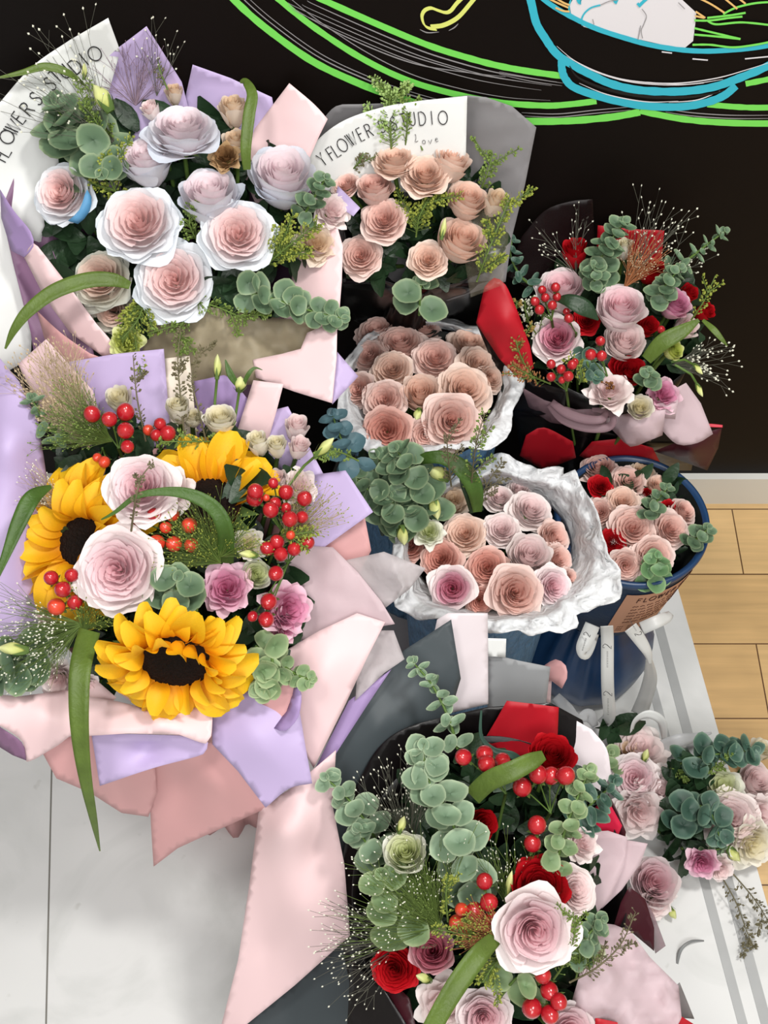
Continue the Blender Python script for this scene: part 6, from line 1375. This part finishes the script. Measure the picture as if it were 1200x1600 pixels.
eucalyptus([(600, 1340, 1.30), (575, 1290, 1.285), (545, 1250, 1.28), (512, 1218, 1.28)], 40, 'eucalyptus sprig at the far left of the front bouquet over the slate sheet', m=M_EUCR, n=7, seed=62)
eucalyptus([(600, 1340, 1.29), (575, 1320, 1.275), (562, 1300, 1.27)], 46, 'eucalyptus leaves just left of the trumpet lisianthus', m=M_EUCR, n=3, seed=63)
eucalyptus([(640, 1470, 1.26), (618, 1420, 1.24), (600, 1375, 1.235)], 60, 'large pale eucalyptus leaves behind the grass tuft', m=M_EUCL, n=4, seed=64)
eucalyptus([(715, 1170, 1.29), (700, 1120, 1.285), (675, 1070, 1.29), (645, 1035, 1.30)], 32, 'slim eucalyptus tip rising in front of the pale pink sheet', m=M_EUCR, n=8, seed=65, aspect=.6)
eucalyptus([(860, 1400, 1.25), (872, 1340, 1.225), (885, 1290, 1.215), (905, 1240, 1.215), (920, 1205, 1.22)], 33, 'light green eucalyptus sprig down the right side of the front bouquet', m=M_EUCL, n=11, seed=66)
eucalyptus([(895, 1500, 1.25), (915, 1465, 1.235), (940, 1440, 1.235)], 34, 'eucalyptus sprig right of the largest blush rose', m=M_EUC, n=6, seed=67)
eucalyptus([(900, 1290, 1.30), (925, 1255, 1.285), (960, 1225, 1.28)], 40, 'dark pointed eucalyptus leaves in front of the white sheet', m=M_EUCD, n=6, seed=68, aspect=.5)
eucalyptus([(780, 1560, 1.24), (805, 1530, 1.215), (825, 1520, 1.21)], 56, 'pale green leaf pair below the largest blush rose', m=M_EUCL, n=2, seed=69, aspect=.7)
blade([(738, 1245, 1.22), (765, 1220, 1.195), (800, 1205, 1.185), (830, 1190, 1.19), (850, 1180, 1.20)], [30, 32, 32, 28, 16], 'wide light green blade crossing under the upper berries', M_GRASS)
blade([(778, 1462, 1.20), (750, 1490, 1.175), (720, 1530, 1.165), (695, 1570, 1.16), (668, 1620, 1.16)], [22, 32, 34, 32, 30], 'wide light green blade slanting down to the bottom edge', M_GRASS)
blade([(752, 1110, 1.30), (752, 1150, 1.28), (772, 1172, 1.27), (800, 1180, 1.27), (815, 1190, 1.28)], [3, 6, 9, 12, 10], 'thin curling leaf at the lower edge of the red paper', M_EUCD, name='curling_leaf', cat='leaf')
closed_bud('lisianthus_bud', [(672, 1532), (650, 1524)], 1.22, 15, 'lime', 'pale green bud under the dusky pink lisianthus', None)
closed_bud('lisianthus_bud', [(624, 1300), (632, 1275)], 1.225, 14, 'lime', 'small striped green bud above the trumpet lisianthus', None)
closed_bud('lisianthus_bud', [(792, 1400), (800, 1360)], 1.23, 12, 'lime', 'narrow green bud left of the red rose in the middle', None)
panicum(685, 1450, 1.24, 70, 200, 180, 'white-seeded grass fanning out to the left over the black sheet', n=95, m=M_FINE, mseed=M_SEED, dd=-.05, seed=31, seedpx=2.0, minL=.35)
panicum(640, 1470, 1.27, 150, 235, 165, 'long white-seeded grass stalks reaching lower left over the pink streamer', n=40, m=M_FINEG, mseed=M_SEED, dd=-.03, seed=32, seedpx=2.0, minL=.5)
panicum(690, 1450, 1.235, 105, 160, 130, 'dense green grass tuft left of the orange berries', n=150, m=M_FINE, mseed=M_POD, dd=-.01, seed=33, seedpx=1.5, minL=.25)
panicum(640, 1330, 1.28, 70, 130, 165, 'pale seeds rising over the black sheet at the upper left', n=44, m=M_FINEG, mseed=M_SEED, dd=-.03, seed=34, seedpx=2.3, minL=.35)
panicum(790, 1470, 1.21, 110, 190, 90, 'yellow-green and rust grass over the orange berries', n=90, m=mat('rust_grass_stem', (170, 110, 70), .7), mseed=M_LIME, dd=-.02, seed=35, seedpx=2.0, minL=.3)
panicum(800, 1430, 1.25, 60, 120, 150, 'sparse pale seeds left of the red rose', n=40, m=M_FINE, mseed=M_SEED, dd=-.02, seed=36, seedpx=2.0, minL=.3)
for i, (pts, lab, sp_, n, mm) in enumerate([
  ([(770, 1475, 1.22), (725, 1460, 1.205), (680, 1452, 1.20)], 'yellow-green seed sprig over the dusky pink lisianthus', 20, 110, M_LIME),
  ([(790, 1490, 1.22), (770, 1510, 1.205), (755, 1535, 1.20)], 'yellow-green seed sprig beside the lower blade', 22, 110, M_LIME),
  ([(865, 1530, 1.22), (885, 1500, 1.20), (898, 1460, 1.195), (895, 1425, 1.195)], 'pale dotted sprig along the right rim of the largest blush rose', 14, 80, M_POD),
  ([(890, 1535, 1.24), (935, 1510, 1.22), (970, 1475, 1.215), (993, 1425, 1.21)], 'dry dotted sprig curving over the pink tissue', 17, 60, M_PODD),
  ([(700, 1440, 1.23), (697, 1400, 1.21), (700, 1365, 1.205)], 'thin pale sprig below the long eucalyptus', 12, 50, M_LIME),
  ([(900, 1530, 1.25), (905, 1490, 1.235), (880, 1470, 1.23)], 'green seed sprig right of the bottom berries', 20, 100, M_POD)]):
    pennycress(pts, lab, sp_, 2.8, n, m=mm, mstem=M_PODD if mm is M_PODD else None, seed=100 + i, branch=2)

# ================================================================== blush roses lying on the marble, lower right
GE = 'blush flowers lying on the marble at the right'
NE = floor_pt(1045, 1330) + Vector((0, 0, .03))
ER = lambda y: floor_d(y) - .075
for (k, sh, c, x, y, w, tx, ty, dz, lab) in [
 ('spray_rose', 'ruffle', 'blush', 1004, 1165, 90, .1, .8, .0, 'blush ruffled rose at the top of the left lying cluster'),
 ('spray_rose', 'ruffle', 'buff', 975, 1172, 48, -.3, .6, .01, 'buff wilted rose left of the topmost lying rose'),
 ('rose', 'garden', 'pale', 992, 1214, 80, -.2, .4, -.01, 'blush rose with a deep pink heart, in the left lying cluster'),
 ('rose', 'ruffle', 'blush', 1036, 1235, 74, .4, .2, .0, 'ruffled blush rose at the right side of the left lying cluster'),
 ('rose', 'ruffle', 'blush', 1000, 1272, 84, .0, .0, .0, 'lowest ruffled rose of the left lying cluster'),
 ('rose', 'cup', 'pale', 1025, 1376, 84, .1, .5, .0, 'pink-hearted rose lying alone beside the maroon paper'),
 ('rose', 'ruffle', 'blush', 1028, 1418, 56, .1, -.3, .02, 'ragged blush petals under the rose lying alone'),
 ('rose', 'garden', 'blush', 1146, 1278, 98, -.1, .3, -.01, 'large blush rose in the right lying cluster'),
 ('lisianthus', 'ruffle', 'whitegreen', 1130, 1226, 72, -.1, .6, -.01, 'white-green lisianthus above the large blush rose at right'),
 ('rose', 'cup', 'blush', 1186, 1218, 66, .3, .6, .0, 'pinkish rose at the right edge of the picture, upper'),
 ('rose', 'bud', 'cream', 1192, 1168, 44, .3, .8, .0, 'cream rose at the right edge above the pinkish one'),
 ('rose', 'ruffle', 'blush', 1194, 1272, 66, .3, .2, .0, 'blush rose at the right edge, middle'),
 ('rose', 'ruffle', 'cream', 1180, 1322, 80, .2, -.1, .0, 'cream open petals at the right edge, lowest'),
 ('lisianthus', 'ruffle', 'mauve', 1098, 1352, 52, -.2, -.2, .0, 'mauve-pink flower at the bottom of the right lying cluster'),
 ('lisianthus', 'ruffle', 'blush', 1128, 1362, 44, .1, -.3, .02, 'pale petals beside the mauve-pink lying flower'),
]:
    flower(k, sh, c, x, y, w, ER(y) + dz, tx, ty, lab, GE, NE)
leafy('leafy_filler', [(1045, 1190), (1110, 1190), (1110, 1300), (1080, 1360), (1040, 1340), (1040, 1270)], 1.71, 110, 46, 'dark leaves between the two lying clusters of blush roses', seed=18, d2=.03)
leafy('dark_leaf_pair', [(942, 1125), (985, 1120), (985, 1145), (945, 1150)], 1.77, 8, 52, 'dark serrated leaves above the left lying cluster', seed=19, d2=.01)
eucalyptus([(1065, 1190, 1.72), (1110, 1180, 1.71), (1150, 1175, 1.71), (1175, 1172, 1.71)], 38, 'dark eucalyptus sprig lying across toward the right edge', m=M_EUCD, n=8, seed=71)
eucalyptus([(1060, 1290, 1.71), (1085, 1260, 1.68), (1110, 1270, 1.67), (1125, 1310, 1.675)], 42, 'dark eucalyptus sprig bending between the lying clusters', m=M_EUCD, n=7, seed=72)
eucalyptus([(950, 1205, 1.74), (955, 1180, 1.73)], 26, 'small light eucalyptus leaf at the left lying cluster', m=M_EUCL, n=2, seed=73)
eucalyptus([(1095, 1345, 1.70), (1115, 1330, 1.69), (1130, 1325, 1.69)], 18, 'tiny eucalyptus tip by the yellow-green bud', m=M_EUC, n=3, seed=74)
closed_bud('lisianthus_bud', [(1138, 1324), (1156, 1346)], 1.70, 19, 'lime', 'yellow-green bud under the large blush rose at right', None)
closed_bud('lisianthus_bud', [(1046, 1418), (1056, 1436)], 1.695, 13, 'lime', 'green bud beside the ragged petals on the marble', None)
closed_bud('lisianthus_bud', [(1006, 1190), (1012, 1170)], 1.745, 12, 'lime', 'olive bud on the topmost lying rose', None)
for i, (pts, lab, sp_, n) in enumerate([
  ([(1125, 1365, 1.70), (1150, 1410, 1.69), (1165, 1450, 1.68), (1178, 1480, 1.675)], 'dry dotted sprig trailing down over the marble, left one', 13, 60),
  ([(1145, 1365, 1.70), (1175, 1400, 1.69), (1195, 1430, 1.68), (1208, 1460, 1.675)], 'dry dotted sprig trailing down over the marble, right one', 13, 60)]):
    pennycress(pts, lab, sp_, 3.0, n, m=M_PODD, mstem=M_PODD, seed=120 + i, branch=1)
pennycress([(1045, 1200, 1.73), (1085, 1205, 1.715), (1130, 1198, 1.71)], 'green sprig under the dark eucalyptus at right', 14, 2.8, 90, m=M_POD, seed=130, branch=2)
R2 = thing('ribbon_curls', floor_pt(1020, 1150), 'loose white ribbon curls lying on the marble above the blush roses', 'ribbon')
ribbon('ribbon_curl', R2, M_RIBBON, [(985, 1170, 1.80), (990, 1130, 1.765), (1012, 1116, 1.755), (1033, 1126, 1.76), (1038, 1150, 1.785), (1034, 1175, 1.81)], [6, 9, 14, 14, 10, 5], twist=[.8, .6, .3, .3, .6, .9])
ribbon('ribbon_curl', R2, M_RIBBONC, [(1035, 1168, 1.79), (1060, 1158, 1.78), (1085, 1152, 1.785), (1112, 1145, 1.79)], [24, 22, 14, 3])
ribbon('ribbon_curl', R2, M_RIBBONC, [(868, 1088, 1.80), (885, 1105, 1.79), (902, 1122, 1.80), (920, 1118, 1.81), (930, 1135, 1.82)], [16, 18, 16, 22, 10], twist=[.3, .2, .5, .1, .3])
ribbon('ribbon_curl', R2, M_RIBBONC, [(1040, 1170, 1.80), (1012, 1150, 1.80)], [5, 4])
R3_ = thing('sheer_ribbon_end', floor_pt(1060, 1490), 'bent grey ribbon end on the marble beside the pink tissue', 'ribbon')
ribbon('ribbon_band', R3_, mat('grey_ribbon', (130, 132, 132), .45), [(1100, 1470, 1.69), (1080, 1471, 1.68), (1064, 1484, 1.675), (1057, 1512, 1.675)], [2, 4, 5, 3], twist=[.9, .5, .3, .2])
